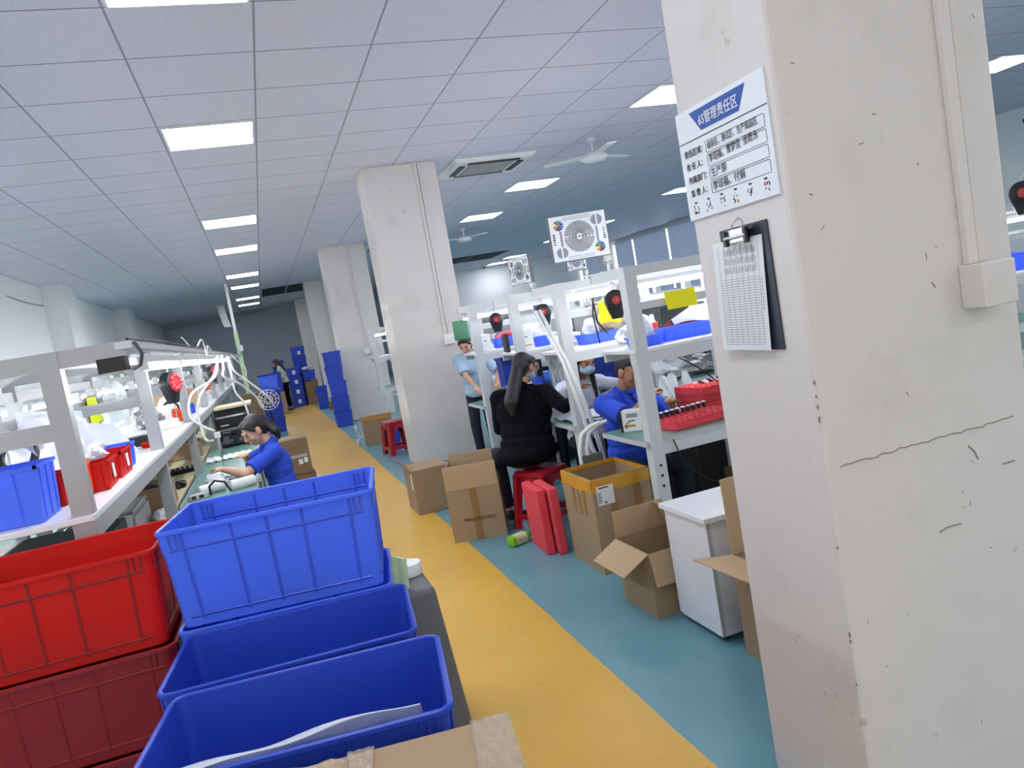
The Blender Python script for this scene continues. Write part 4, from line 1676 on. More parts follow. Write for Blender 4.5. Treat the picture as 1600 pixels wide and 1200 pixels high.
balancer('black tool balancer with red centre at the nearest right-hand bench, left of the tall post', (2.0, 4.03, 1.586), R(-14), s=0.92)
balancer('black tool balancer with red centre hanging at the second right-hand bench row', (2.0, 5.22, 1.586), R(-22), s=0.92)
balancer('black tool balancer with red centre hanging at the third row, closest to the nearer pillar', (1.97, 6.3, 1.585), R(-14), s=0.92)
balancer('black tool balancer with a red disc visible past the right edge of the big pillar', (4.78, 3.62, 1.80), R(-50), s=1.15)
balancer('tool balancer with a bulging red face hung from the left bench line', (-0.66, 6.0, 1.55), R(62), red=True, s=1.25)
balancer('small red faced tool balancer farther along the left bench line', (-0.62, 10.2, 1.55), R(62), red=True, s=1.1)
# dark cables looping beside the far right balancer
b = MB()
b.tube([(4.80, 3.55, 1.93), (4.86, 3.5, 1.70), (4.98, 3.5, 1.45), (4.90, 3.5, 1.15), (4.80, 3.5, 0.98)], 0.010, 8)
b.build
tag(b.build('cable', 'shadow_grey', smooth=60), 'dark grey hose looping down beyond the right edge of the big pillar', 'cable')


# ------------------------------------------------------------------ small things for the shelves
def bin_(label, loc, rz, w, d, h, m='blue_crate', name='parts_bin', labels=False):
    t = thing(name, label, 'bin', loc, rz)
    b = MB()
    q = 0.005

    def rg_(a, c, z):
        return [Vector((-a / 2, -c / 2, z)), Vector((a / 2, -c / 2, z)), Vector((a / 2, c / 2, z)), Vector((-a / 2, c / 2, z))]
    b.rings([rg_(w - 0.03, d - 0.03, 0), rg_(w - 0.01, d - 0.01, h), rg_(w - 0.02, d - 0.02, h), rg_(w - 0.04, d - 0.04, q)])
    body = b
    b = MB()
    for s in (-1, 1):
        b.box((-w / 2, s * (d / 2 - 0.005) - 0.005, h - 0.012), (w / 2, s * (d / 2 - 0.005) + 0.005, h))
        b.box((s * (w / 2 - 0.005) - 0.005, -d / 2, h - 0.012), (s * (w / 2 - 0.005) + 0.005, d / 2, h))
    b.build('rim', m, t)
    b = body
    for k in range(-1, 2):
        x = k * w * 0.3
        b.tube([(x, -d / 2 + 0.013, 0.01), (x, -d / 2 + 0.004, h - 0.015)], 0.003, 5)
        b.tube([(x, d / 2 - 0.013, 0.01), (x, d / 2 - 0.004, h - 0.015)], 0.003, 5)
    for k in (-1, 0, 1):
        y = k * d * 0.3
        b.tube([(w / 2 - 0.013, y, 0.01), (w / 2 - 0.004, y, h - 0.015)], 0.003, 5)
    body.build('bin_body', m, t, bevel=0.0015)
    if labels:
        b = MB()
        b.box((w / 2 - 0.006, -0.02, h * 0.3), (w / 2 - 0.002, 0.02, h * 0.8))
        b.build('paper_label', 'paper', t)
    return t


def bag(label, loc, size, seed, m='bag', name='plastic_bag', cat='bag'):
    rg = random.Random(seed)
    ph = [(rg.uniform(0, 6.28), rg.uniform(2, 6), rg.uniform(2, 6)) for _ in range(6)]
    b = MB()
    nu, nv = 26, 14
    rr = []
    for j in range(nv + 1):
        t = PI * (0.02 + 0.96 * j / nv)
        ring = []
        for i in range(nu):
            a = 2 * PI * i / nu
            r = 1.0
            for k, (p, f1, f2) in enumerate(ph):
                r += 0.07 * math.sin(f1 * a * 1.0 // 1 * 0 + round(f1) * a + f2 * t + p)
            r += 0.11 * rg.uniform(-1, 1)
            z = -math.cos(t) * size[2] * (0.5 if t < PI / 2 else 1.0) * (0.9 + 0.2 * r - 0.1)
            ring.append(Vector((size[0] * r * math.sin(t) ** 0.8 * math.cos(a), size[1] * r * math.sin(t) ** 0.8 * math.sin(a), max(z + size[2] * 0.45, 0.003))))
        rr.append(ring)
    b.rings(rr)
    o = b.build(name, m, smooth=28)
    o.location = loc
    return tag(o, label, cat)


def box_thing(name, label, cat, loc, rz, dims, m, face=None):
    t = thing(name, label, cat, loc, rz)
    b = MB()
    b.box((-dims[0] / 2, -dims[1] / 2, 0), (dims[0] / 2, dims[1] / 2, dims[2]))
    b.build('case', m, t, bevel=0.004)
    if face:
        for (x0, z0, x1, z1, mm, nm) in face:
            b = MB()
            b.box((x0, -dims[1] / 2 - 0.0015, z0), (x1, -dims[1] / 2 - 0.0002, z1))
            b.build(nm, mm, t)
    return t


def drape(name, label, cat, fn, m, loc, rz=0, nu=16, nv=14, th=0.006, trim=None):
    b = MB()
    b.sheet(fn, nu, nv, th)
    if trim:
        t = thing(name, label, cat, loc, rz)
        b.build('cloth', m, t, smooth=70)
        e = MB()
        k = 0.0
        pts = [fn(i / 20, 0) for i in range(21)] + [fn(1, i / 20) for i in range(1, 21)] + [fn(1 - i / 20, 1) for i in range(1, 21)] + [fn(0, 1 - i / 20) for i in range(1, 20)]
        pts.append(pts[0])
        e.tube(pts, 0.006, 6)
        e.build('dark_border', trim, t, smooth=60)
        return t
    o = b.build(name, m, smooth=70)
    o.location = loc
    o.rotation_euler.z = rz
    return tag(o, label, cat)


S = 1.291   # shelf height of the right-hand rows
# nearest row shelf
bin_('long blue parts bin on the nearest right-hand shelf, against the big pillar', (2.46, 4.04, S), R(-4), 0.42, 0.20, 0.075)
bin_('short blue parts bin with a white bag on the nearest right-hand shelf, by the post', (2.13, 3.99, S), R(-2), 0.17, 0.20, 0.06)
bag('crumpled white bag sitting in the short blue bin by the nearest post', (2.13, 4.0, S + 0.04), (0.062, 0.07, 0.10), 3)
o = drape('clear_sheet', 'stiff clear plastic sheet resting on the long blue bin', 'sheet', lambda u, v: (-0.02 + 0.33 * u, 0.09 * v, 0.03 + 0.10 * v + 0.01 * math.sin(6 * u)), 'clear', (2.37, 4.0, S + 0.055), 0, 12, 6, 0.0015)
t = thing('spray_bottle', 'small white bottle with an orange label behind the long blue bin', 'bottle', (2.31, 4.19, S))
b = MB()
b.lathe([(0.005, 0), (0.028, 0.0), (0.03, 0.01), (0.03, 0.10), (0.014, 0.13), (0.012, 0.165), (0.004, 0.166)], n=16)
b.build('bottle_body', 'white_plastic', t, smooth=40)
b = MB()
b.lathe([(0.0305, 0.06), (0.0312, 0.062), (0.0312, 0.115), (0.029, 0.117)], n=16)
b.build('bottle_label', 'orange', t, smooth=40)
bin_('maroon tray of blue and white parts on the nearest shelf against the pillar', (2.52, 4.20, S + 0.0), 0, 0.24, 0.12, 0.17, 'maroon')
bag('blue and white crumpled packet in the maroon tray', (2.52, 4.2, S + 0.175), (0.085, 0.035, 0.07), 9, 'sweat_blue')
bag('white crumpled bag behind the long blue bin, beside the orange-labelled bottle', (2.20, 4.32, S), (0.08, 0.05, 0.085), 14)
drape('cleaning_cloth', 'bright yellow cloth with grey half folded over the nearest right-hand rail', 'cloth',
      lambda u, v: (0.195 * u, -0.032 + 0.012 * math.sin(3 * u) * v - (0.02 * v), 0.035 - 0.10 * v), 'hi_yellow', (2.195, 3.83, 1.545), 0, 12, 8, 0.006)
drape('cleaning_cloth', 'dark grey cloth hanging below the yellow one on the nearest rail', 'cloth',
      lambda u, v: (0.20 * u, 0.035 + 0.02 * v, -0.025 - (0.115 - 0.07 * u) * v + 0.01 * u), 'grey_cloth', (2.19, 3.83, 1.53), 0, 12, 8, 0.006, None)
bin_('blue parts bin on the nearest row, seen past the big pillar right edge', (5.12, 4.02, S), 0, 0.30, 0.22, 0.12)
box_thing('speaker_box', 'black box beside the blue bin seen past the right edge of the big pillar', 'box', (4.86, 4.02, 0.762), 0, (0.20, 0.18, 0.22), 'black')
# second row shelf
bin_('blue parts bin holding white and brown packets on the second right-hand shelf', (2.43, 5.16, S), R(-3), 0.40, 0.20, 0.075)
bag('crumpled brown paper bundle on the blue bin of the second shelf', (2.50, 5.16, S + 0.06), (0.10, 0.07, 0.13), 5, 'brown_paper', 'paper_bundle', 'paper')
bag('white crumpled bag left of the brown paper bundle on the second shelf', (2.33, 5.17, S + 0.055), (0.06, 0.055, 0.09), 6)
box_thing('tote', 'tilted blue tote with white edges behind the brown paper bundle', 'tote', (2.62, 5.32, S), R(-30), (0.22, 0.10, 0.24), 'sweat_blue', [(-0.1, 0.06, 0.1, 0.075, 'white_plastic', 'stripe'), (-0.1, 0.15, 0.1, 0.165, 'white_plastic', 'stripe')])
drape('cleaning_cloth', 'bright yellow cloth over the second right-hand rail', 'cloth',
      lambda u, v: (0.16 * u, -0.032, 0.03 - 0.15 * v + 0.01 * math.sin(5 * u)), 'hi_yellow', (2.27, 4.88, 1.55), 0, 10, 8, 0.006)
bag('heap of white packets at the left end of the second shelf', (2.10, 5.2, S), (0.085, 0.06, 0.06), 31)
box_thing('purple_case', 'purple round-cornered case hung behind the second rail', 'case', (2.24, 5.95, 1.60), 0, (0.09, 0.03, 0.05), 'purple')
# third row shelf
box_thing('white_carton', 'white carton standing on the third right-hand shelf, right of the post', 'box', (2.13, 6.08, S), 0, (0.10, 0.12, 0.17), 'white_plastic', [(-0.03, 0.03, 0.03, 0.04, 'tape_yellow', 'stripe'), (-0.02, 0.10, -0.005, 0.11, 'ink', 'print')])
bin_('small blue parts bin right of the white carton on the third shelf', (2.29, 6.12, S), 0, 0.13, 0.14, 0.085)
bag('white packets heaped on the third shelf past the small blue bin', (2.52, 6.1, S), (0.13, 0.08, 0.05), 7)
bag('clear wrapped bundle hanging above the small blue bin of the third shelf', (2.22, 6.2, S + 0.12), (0.08, 0.05, 0.09), 8, 'clear')
box_thing('lime_strip', 'lime green plastic strip standing at the small blue bin', 'strip', (2.395, 6.235, S), 0.1, (0.025, 0.02, 0.18), 'lime')
box_thing('monitor', 'dark flat monitor standing on its edge at the third post', 'monitor', (1.99, 6.2, S), R(80), (0.20, 0.03, 0.16), 'black', [(-0.09, 0.01, 0.09, 0.15, 'shadow_grey', 'screen')])
# fourth row shelf
box_thing('white_carton', 'white carton standing on the fourth right-hand shelf near the pillar', 'box', (2.13, 7.32, S), 0, (0.10, 0.12, 0.16), 'white_plastic', [(-0.02, 0.09, 0.0, 0.10, 'ink', 'print')])
bin_('blue parts bin with red and white parts on the fourth shelf beside the white carton', (2.40, 7.36, S), R(-4), 0.32, 0.2, 0.10)
bag('red and white parts heaped in the blue bin of the fourth shelf', (2.40, 7.36, S + 0.08), (0.10, 0.055, 0.05), 18, 'red_foam', 'parts_heap', 'parts')
bag('white crumpled bag at the right of the fourth shelf bin', (2.70, 7.36, S), (0.09, 0.07, 0.13), 19)
box_thing('monitor', 'wide black monitor above the navy reels behind the fourth rail', 'monitor', (2.76, 8.85, S), 0, (0.42, 0.04, 0.34), 'black', [(-0.2, 0.02, 0.2, 0.22, 'shadow_grey', 'screen')])
box_thing('green_board', 'dark green board by the post next to the nearer pillar', 'board', (2.02, 7.75, S + 0.14), 0, (0.16, 0.02, 0.2), 'green')
for k in range(6):
    b = MB()
    b.lathe([(0.01, 0), (0.045, 0), (0.045, 0.012), (0.025, 0.014), (0.025, 0.10), (0.045, 0.102), (0.045, 0.114), (0.01, 0.114)], n=16)
    o = b.build('reel', ['blue_dark', 'white_plastic'][k % 2], smooth=40)
    o.location = (2.54 + 0.105 * k, 8.68 + 0.02 * (k % 2), S)
    tag(o, '%s thread reel in the row on the fifth shelf, %s from the left' % (['navy', 'white'][k % 2], ORD[k]), 'reel')

# nearest row table: device box, red trays
T = 0.7615
box_thing('device_box', 'black and white product box with a curved print, on the nearest green table top', 'box', (2.10, 4.25, T), R(-38), (0.13, 0.10, 0.13), 'white_plastic',
          [(-0.05, 0.03, 0.02, 0.045, 'tape_yellow', 'yellow_mark')])
dv = [o for o in COL.objects if o.get('label', '').startswith('black and white product')][0]
b = MB()
b.box((-0.07, -0.053, -0.0005), (-0.058, 0.053, 0.1325))
b.box((-0.085, -0.03, 0.02), (-0.07, -0.01, 0.09))
b.build('black_end', 'black', dv, bevel=0.002)
b = MB()
b.tube([(-0.04, -0.052, 0.02), (-0.035, -0.052, 0.05), (-0.01, -0.052, 0.07), (0.02, -0.052, 0.07)], 0.003, 6)
b.build('curved_print', 'ink', dv)
b = MB()
b.box((-0.03, -0.0515, 0.09), (0.04, -0.0502, 0.115))
b.build('print_patch', 'ink_grey', dv)


def foam_tray(label, loc, rz, w, d, h, slots=True):
    t = thing('foam_tray', label, 'tray', loc, rz)
    b = MB()
    b.box((-w / 2, -d / 2, 0), (w / 2, d / 2, h - 0.012))
    b.build('tray_body', 'red_foam', t, bevel=0.003)
    g = MB()
    nx, ny = 10, 5
    # top lattice with recessed slots
    xs = [-w / 2 + w * k / nx for k in range(nx + 1)]
    ys = [-d / 2 + d * k / ny for k in range(ny + 1)]
    for y in ys:
        g.box((-w / 2, max(-d / 2, y - 0.011), h - 0.012), (w / 2, min(d / 2, y + 0.011), h))
    for x in xs:
        for j in range(ny):
            g.box((max(-w / 2, x - 0.007), ys[j] + 0.011, h - 0.012), (min(w / 2, x + 0.007), ys[j + 1] - 0.011, h))
    g.build('slot_lattice', 'red_foam', t)
    return t


foam_tray('red slotted foam tray with a row of black plugs, front one on the nearest table', (2.42, 4.10, T), R(8), 0.46, 0.30, 0.05)
foam_tray('red slotted foam tray under the topmost one, back of the nearest table', (2.85, 4.48, T), R(6), 0.42, 0.30, 0.05)
foam_tray('red slotted foam tray second from top behind the plug tray', (2.85, 4.485, T + 0.052), R(4), 0.42, 0.30, 0.05)
foam_tray('topmost red foam tray filled with black and white parts', (2.845, 4.475, T + 0.104), R(8), 0.42, 0.30, 0.05)
for k in range(10):
    q = Matrix.Rotation(R(8), 4, 'Z')
    p = q @ Vector((-0.20 + 0.043 * k, 0.085, 0))
    t = thing('plug', 'x', 'plug', (2.42 + p.x, 4.10 + p.y, T + 0.0515), R(8 + 90), 'row of plugs in the front red tray')
    t['label'] = 'black plug standing in the row on the front red tray'
    b = MB()
    b.tube([(0, 0, 0.0), (0, 0, 0.02), (0.004, 0, 0.03)], [0.012, 0.013, 0.010], 8)
    b.build('plug_body', 'black', t, smooth=50)
    b = MB()
    b.lathe([(0.012, 0.026), (0.017, 0.028), (0.017, 0.034), (0.008, 0.038)], n=10)
    b.build('ring', 'steel', t, smooth=40)
for k in range(14):
    q = Matrix.Rotation(R(8), 4, 'Z')
    p = q @ Vector((-0.10 + 0.04 * (k % 7), -0.02 + 0.07 * (k // 7), 0))
    b = MB()
    b.tube([(0, -0.012, 0.006), (0, 0.0, 0.012), (0, 0.014, 0.006)], [0.006, 0.009, 0.006], 7)
    o = b.build('connector', ['black', 'white_plastic'][k % 2], smooth=50)
    o.location = (2.845 + p.x, 4.475 + p.y, T + 0.156)
    o.rotation_euler.z = 0.3 * ((k * 5) % 4)
    tag(o, '%s connector lying on the topmost red tray' % ['black', 'white'][k % 2], 'connector', '%s connectors on the topmost red tray' % ['black', 'white'][k % 2])
b = MB()
b.tube([(2.56, 3.90, 0.815), (2.60, 3.95, 0.95), (2.55, 4.15, 1.08), (2.50, 4.30, 1.16), (2.47, 4.36, 1.24)], 0.005, 6)
tag(b.build('cable', 'black', smooth=60), 'thin black cable from the nearest shelf down to the red trays', 'cable')
b = MB()
b.tube([(2.10, 3.785, 0.75), (2.14, 3.775, 0.60), (2.3, 3.785, 0.46), (2.5, 3.785, 0.40), (2.62, 3.785, 0.5)], 0.004, 6)
tag(b.build('cable', 'black', smooth=60), 'thin black cable sagging under the nearest table top', 'cable')
b = MB()
b.tube([(2.225, 4.822, 1.62), (2.235, 4.822, 1.45), (2.33, 4.90, 1.36)], 0.006, 6)
b.tube([(2.235, 4.835, 1.62), (2.215, 4.835, 1.5), (2.23, 4.83, 1.30)], 0.006, 6)
tag(b.build('cable', 'black', smooth=60), 'black cable looping down to the second right-hand shelf', 'cable')

# second row table: white sheet, white bottles in bag, foil bags; dark device tray
for k in range(3):
    bag('white bottle-shaped pouch in clear film on the second table, %s from the left' % ORD[k], (2.78 + 0.095 * k, 5.02 + 0.04 * (k % 2), 0.762), (0.045, 0.04, 0.135), 50 + k, 'bag', 'pouch', 'pouch')
bag('clear film gathered above the white pouches on the second table', (2.86, 5.06, 0.97), (0.15, 0.06, 0.10), 61, 'clear', 'film', 'film')
bag('crumpled silver foil bags heaped on the third table behind the white pouches', (3.70, 6.13, 0.762), (0.32, 0.11, 0.13), 62, 'foil', 'foil_bag')
bag('crumpled black and silver bags at the left of the foil heap', (3.12, 6.13, 0.762), (0.13, 0.08, 0.14), 63, 'foil', 'foil_bag')
o = drape('white_cloth', 'wrinkled white cloth spread on the second table before the masked person', 'cloth',
          lambda u, v: (0.50 * u, 0.34 * v, 0.006 + 0.02 * abs(math.sin(7 * u + 3 * v)) * abs(math.sin(5 * v + u))), 'jacket_white', (2.0, 4.98, 0.764), R(5), 24, 16, 0.004)
for k in range(5):
    b = MB()
    b.ell((0, 0, 0.01), (0.022, 0.012, 0.009), nu=10, nv=6)
    o = b.build('connector', 'black', smooth=60)
    o.location = (2.20 + 0.045 * k, 4.935, 0.77)
    o.rotation_euler.z = 0.6
    tag(o, 'black connector in the row on a white card on the second table', 'connector', 'black connectors on the second table')
box_thing('white_card', 'white card under the row of black connectors on the second table', 'card', (2.29, 4.93, 0.7625), 0, (0.28, 0.10, 0.004), 'paper')
# third / fourth row tables: black parts heaps
bag('heap of glossy black parts on the table by the nearer pillar', (2.32, 7.26, 0.762), (0.20, 0.10, 0.10), 71, 'foil', 'parts_heap', 'parts')
# machine frame with white fittings behind the person in black
t = thing('test_fixture', 'grey upright test fixture on the third table, left of the masked person', 'fixture', (2.38, 6.05, 0.762))
b = MB()
b.box((-0.09, -0.02, 0), (-0.065, 0.02, 0.40))
b.box((0.065, -0.02, 0), (0.09, 0.02, 0.40))
b.box((-0.09, -0.02, 0.40), (0.09, 0.02, 0.425))
b.box((-0.11, -0.08, 0), (0.11, 0.08, 0.015))
b.build('stand', 'white_metal', t)
rg = random.Random(4)
b = MB()
for k in range(12):
    b.tube([(rg.uniform(-0.06, 0.06), rg.uniform(-0.03, 0.03), 0.36), (rg.uniform(-0.07, 0.07), rg.uniform(-0.06, 0.06), 0.2), (rg.uniform(-0.06, 0.06), rg.uniform(-0.05, 0.05), 0.03)], 0.006, 6)
b.build('wiring', 'white_plastic', t, smooth=60)
b = MB()
b.box((-0.05, -0.05, 0.1), (0.05, 0.0, 0.17))
b.build('probe_head', 'black', t)
# navy totes under / behind the benches
for k, (x, y, lab) in enumerate(((2.95, 5.60, 'big navy tote on the floor behind the second bench row'), (3.6, 5.62, 'big navy tote beside another behind the second bench row'),
                                 (2.32, 6.85, 'blue tote standing on the third table behind the person in black'))):
    pass
for k in range(3):
    far_crate('big navy tote standing at the back of the third table, %s from the left' % ORD[k], (3.05 + 0.62 * k, 6.36, 0.762), 0, 0.58, 0.16, 0.40, paper=(k == 0))
far_crate('blue tote standing on the fourth table above the head of the person in black', (2.43, 7.5, 0.762), 0, 0.30, 0.24, 0.42)
box_thing('tote', 'blue tote standing askew on the third table behind the person in black', 'tote', (2.12, 6.12, 0.762), R(35), (0.22, 0.12, 0.27), 'blue_crate', [(-0.11, 0.24, 0.11, 0.26, 'blue_crate', 'rim_strip')])
carton('dark carton on the floor under the nearest bench row', (2.95, 4.15, 0), 0, 0.42, 0.35, 0.36, m='carton_dark', closed=True)

# dark cupboards standing in the background between rows
for (x, y, w, h, lab) in ((2.62, 7.43, 0.55, 0.64, 'black storage cabinet under the fourth bench row'),):
    box_thing('storage_cabinet', lab, 'cabinet', (x, y, 0), 0, (w, 0.32, h), 'black', [(-w / 2 + 0.02, 0.03, -0.005, h - 0.03, 'dark', 'door'), (0.005, 0.03, w / 2 - 0.02, h - 0.03, 'dark', 'door')])
box_thing('machine', 'black machine at the bench end in the gap between the two pillars', 'machine', (1.98, 10.95, 0.762), 0, (0.30, 0.3, 0.42), 'black', [(-0.1, 0.1, 0.1, 0.3, 'shadow_grey', 'panel')])
bin_('blue parts bin on the shelf in the gap between the two pillars', (1.84, 10.8, S), 0, 0.16, 0.14, 0.09)
bag('grey cable heap on the bench end in the gap between the pillars', (1.775, 10.72, 0.762), (0.04, 0.05, 0.08), 81, 'foil', 'cable_heap', 'cables')

box_thing('storage_cabinet', 'black storage cabinet under the second bench row right of the masked person', 'cabinet', (2.95, 5.16, 0), 0, (0.60, 0.34, 0.66), 'black', [(-0.28, 0.03, -0.005, 0.63, 'dark', 'door'), (0.005, 0.03, 0.28, 0.63, 'dark', 'door')])
box_thing('storage_cabinet', 'dark grey storage cabinet under the third bench row past the black one', 'cabinet', (2.85, 6.16, 0), 0, (0.7, 0.36, 0.66), 'navy_board', [(-0.33, 0.03, -0.005, 0.63, 'black', 'door'), (0.005, 0.03, 0.33, 0.63, 'black', 'door')])
box_thing('monitor', 'black monitor at the back of the third shelf beside the hanging film', 'monitor', (2.78, 6.22, S), R(-10), (0.26, 0.03, 0.20), 'black', [(-0.12, 0.015, 0.12, 0.19, 'shadow_grey', 'screen')])
box_thing('speaker_box', 'black box at the back of the second shelf by the brown paper bundle', 'box', (2.85, 5.2, S), 0, (0.16, 0.12, 0.22), 'black')
# fluff of white hoses down the second row post
t = thing('hose_bundle', 'bundle of white hoses running down the post of the second right-hand row', 'hoses', (0, 0, 0))
rg = random.Random(15)
for k in range(4):
    b = MB()
    o1 = rg.uniform(-0.02, 0.02)
    b.tube([(1.90 + o1, 5.06, 1.60), (1.90 + o1, 4.90, 1.42), (1.93 + o1, 4.80, 1.24), (1.985 + o1 * 1.5, 4.79, 1.0), (2.02 + o1 * 1.5, 4.78, 0.82), (2.05 + o1 * 2, 4.78, 0.62), (2.09 + o1, 4.78, 0.42)], 0.009, 8)
    b.build('hose', 'white_plastic', t, smooth=60)
# white tubular frame of a folded chair at the bench end
t = thing('folding_chair', 'white tubular folded chair leaning at the end of the second bench row', 'chair', (1.87, 4.52, 0))
for dx in (0.0, 0.05):
    b = MB()
    b.tube([(-0.06 + dx, 0, 0.0), (-0.055 + dx, 0, 0.35), (-0.05 + dx, 0.0, 0.66), (-0.02 + dx, 0, 0.76), (0.05 + dx, 0.0, 0.80), (0.12 + dx, 0, 0.81)], 0.014, 10)
    b.build('frame_tube', 'white_plastic', t, smooth=60)
b = MB()
b.box((-0.05, -0.015, 0.25), (0.10, 0.015, 0.62))
b.build('seat', 'shadow_grey', t, bevel=0.005)


# ------------------------------------------------------------------ test charts on poles
def chart(label, loc, rz, w, h, full=True, pole=0.12):
    t = thing('test_chart', label, 'test chart', loc, rz)
    b = MB()
    b.box((0, 0.0, 0), (w, 0.045, h))
    b.build('light_box', 'shadow_grey', t, bevel=0.002)
    b = MB()
    b.box((0.008, -0.003, 0.008), (w - 0.008, -0.0002, h - 0.008))
    b.build('chart_sheet', 'sign_white', t)
    y = -0.0032
    MT = Matrix.Translation((0, y - 0.0006, 0))
    cx, cz, r = w * 0.5, h * 0.5, min(w, h) * 0.33
    rx = w * 0.26
    b = MB()
    n = 60
    for k in range(n):
        a0 = 2 * PI * k / n
        if abs(math.sin(a0 + PI / n / 2)) < 0.09:
            continue
        a1 = a0 + PI / n
        b.prism([(cx + rx * 0.2 * math.cos(a0), cz + r * 0.2 * math.sin(a0)), (cx + rx * 0.2 * math.cos(a1), cz + r * 0.2 * math.sin(a1)), (cx + rx * math.cos(a1), cz + r * math.sin(a1)), (cx + rx * math.cos(a0), cz + r * math.sin(a0))], 0.0006, MT)
    for k in range(9):
        b.box((cx - rx * 0.95 + k * rx * 0.22, y - 0.0008, cz - 0.004), (cx - rx * 0.95 + k * rx * 0.22 + rx * 0.13, y, cz + 0.004))
    b.build('radial_lines', 'ink', t)
    # four corner discs
    wheel = ['w1', 'w2', 'w3', 'w4', 'w5', 'w6', 'w7', 'w8', 'w9', 'w2']
    for q, (fx, fz) in enumerate(((0.17, 0.78), (0.83, 0.80), (0.17, 0.20), (0.83, 0.22))):
        rr = w * 0.085
        b = MB()
        if q in (0, 3):
            for k in range(10):
                a0 = 2 * PI * k / 10 + (0 if q == 0 else 0.6) + 0.05
                a1 = a0 + 2 * PI / 10 - 0.1
                b.prism([(w * fx, h * fz), (w * fx + rr * math.cos(a0), h * fz + rr * math.sin(a0)), (w * fx + rr * math.cos((a0 + a1) / 2), h * fz + rr * math.sin((a0 + a1) / 2)), (w * fx + rr * math.cos(a1), h * fz + rr * math.sin(a1))], 0.0006, MT, k)
            b.build('colour_wheel', wheel, t)
        else:
            for s in (-1, 1):
                pts = [(w * fx + s * (0.006 + rr * math.cos(a)), h * fz + rr * math.sin(a)) for a in [-PI / 2 + PI * k / 10 for k in range(11)]]
                b.prism(pts, 0.0006, MT)
            b.build('grey_disc', 'ink_grey', t)
    b = MB()
    for s, fx in ((1, 0.17), (-1, 0.83)):
        b.box((w * (fx + 0.02 * s) - 0.008, y - 0.0008, h * 0.33), (w * (fx + 0.02 * s) + 0.008, y, h * 0.66))
    b.build('grey_bar', 'ink_grey', t)
    b = MB()
    for s, fx in ((1, 0.07), (-1, 0.93)):
        for k in range(5):
            z = h * (0.38 + 0.05 * k)
            b.box((w * fx - 0.009, y - 0.0008, z), (w * fx + 0.009, y, z + 0.010), 0 if (k > 1) == (s > 0) else 1)
    if w > 0.25:
        b.build('density_pattern', ['ink', 'ink_grey'], t)
    b = MB()
    rg = random.Random(33)
    for z in (h * 0.93, h * 0.89, h * 0.10, h * 0.06):
        x = w * 0.26
        while x < w * 0.72:
            l = rg.uniform(0.006, 0.02)
            b.box((x, y - 0.0008, z - 0.003), (x + l, y, z + 0.002))
            x += l + 0.005
    b.build('caption_lines', 'ink_grey', t)
    b = MB()
    b.cyl((w * 0.93, 0.022, -pole), (w * 0.93, 0.022, 0.0), 0.014, n=10)
    b.box((w * 0.86, 0.0, -0.04), (w, 0.045, 0))
    b.cyl((w * 0.93 - 0.03, 0.022, -0.05), (w * 0.93 + 0.03, 0.022, -0.05), 0.012, n=8)
    b.build('pole', 'steel', t, smooth=40)
    return t


chart('large lens test chart with two colour wheels, mounted above the second bench row', (2.085, 5.06, 1.905), R(-8), 0.435, 0.335, pole=0.15)
chart('narrow looking test chart turned away, above the fourth bench row left of the large chart', (2.46, 7.15, 1.87), R(-68), 0.30, 0.27, pole=0.12)
chart('test chart mostly hidden below the large one', (2.56, 5.95, 1.87), R(-8), 0.18, 0.17, pole=0.12)
chart('small white chart board behind the nearest rail, left of the yellow cloth', (2.70, 5.98, 1.56), R(-8), 0.2, 0.12, pole=0.2)


# ------------------------------------------------------------------ things on the left bench line
L = 1.192
bin_('deep blue bin full of white film at the near end of the left shelf', (-0.985, 3.085, L), R(0), 0.38, 0.26, 0.20)
drape('plastic_film', 'white plastic film spilling out of the deep blue bin on the left shelf', 'film',
      lambda u, v: (-0.15 + 0.29 * u, -0.10 + 0.19 * v, 0.05 + 0.07 * math.sin(2.6 * u) + 0.03 * math.sin(7 * u + 3 * v) + 0.02 * math.sin(11 * v)), 'bag', (-0.98, 3.09, L + 0.165), 0, 20, 14, 0.002)
for k, (x, y, r) in enumerate(((-1.15, 3.42, 0.075), (-0.98, 3.46, 0.062))):
    b = MB()
    b.tube([(r * math.cos(a), 0.02 * math.sin(3 * a), r + 0.02 + r * math.sin(a)) for a in [2 * PI * q / 24 for q in range(25)]], 0.015, 8)
    o = b.build('cable_coil', 'black', smooth=60)
    o.location = (x, y, L + 0.13)
    tag(o, 'coiled black cable behind the deep blue bin, %s one' % ['left', 'right'][k], 'cable')
    box_thing('white_carton', 'white box under the %s black coil behind the deep blue bin' % ['left', 'right'][k], 'box', (x, y, L), 0, (0.12, 0.12, 0.128), 'white_plastic')
bin_('dark red bin beside the deep blue bin on the left shelf', (-0.84, 3.33, L), 0, 0.10, 0.14, 0.13, 'red_crate')
bin_('orange bin between the dark red bin and the first post of the left line', (-0.76, 3.40, L), 0, 0.05, 0.12, 0.14, 'orange')
bin_('red bin with a white label on the left shelf, nearer of the pair', (-0.755, 3.60, L), R(2), 0.15, 0.26, 0.12, 'red_crate', labels=True)
bin_('red bin with a white label on the left shelf, farther of the pair', (-0.755, 3.95, L), R(0), 0.15, 0.30, 0.12, 'red_crate', labels=True)
bin_('small blue bin just past the red pair on the left shelf', (-0.77, 4.25, L), R(0), 0.14, 0.18, 0.12, 'blue_crate')
bag('big heap of white packing bags behind the red bins on the left shelf', (-0.98, 3.83, L), (0.13, 0.19, 0.24), 101)
bag('white packing bag leaning behind the red bins, next to the heap', (-1.02, 4.34, L), (0.12, 0.15, 0.22), 102)
bag('white packets on the red bin pair, nearest the post', (-0.755, 3.60, L + 0.122), (0.055, 0.10, 0.05), 103)
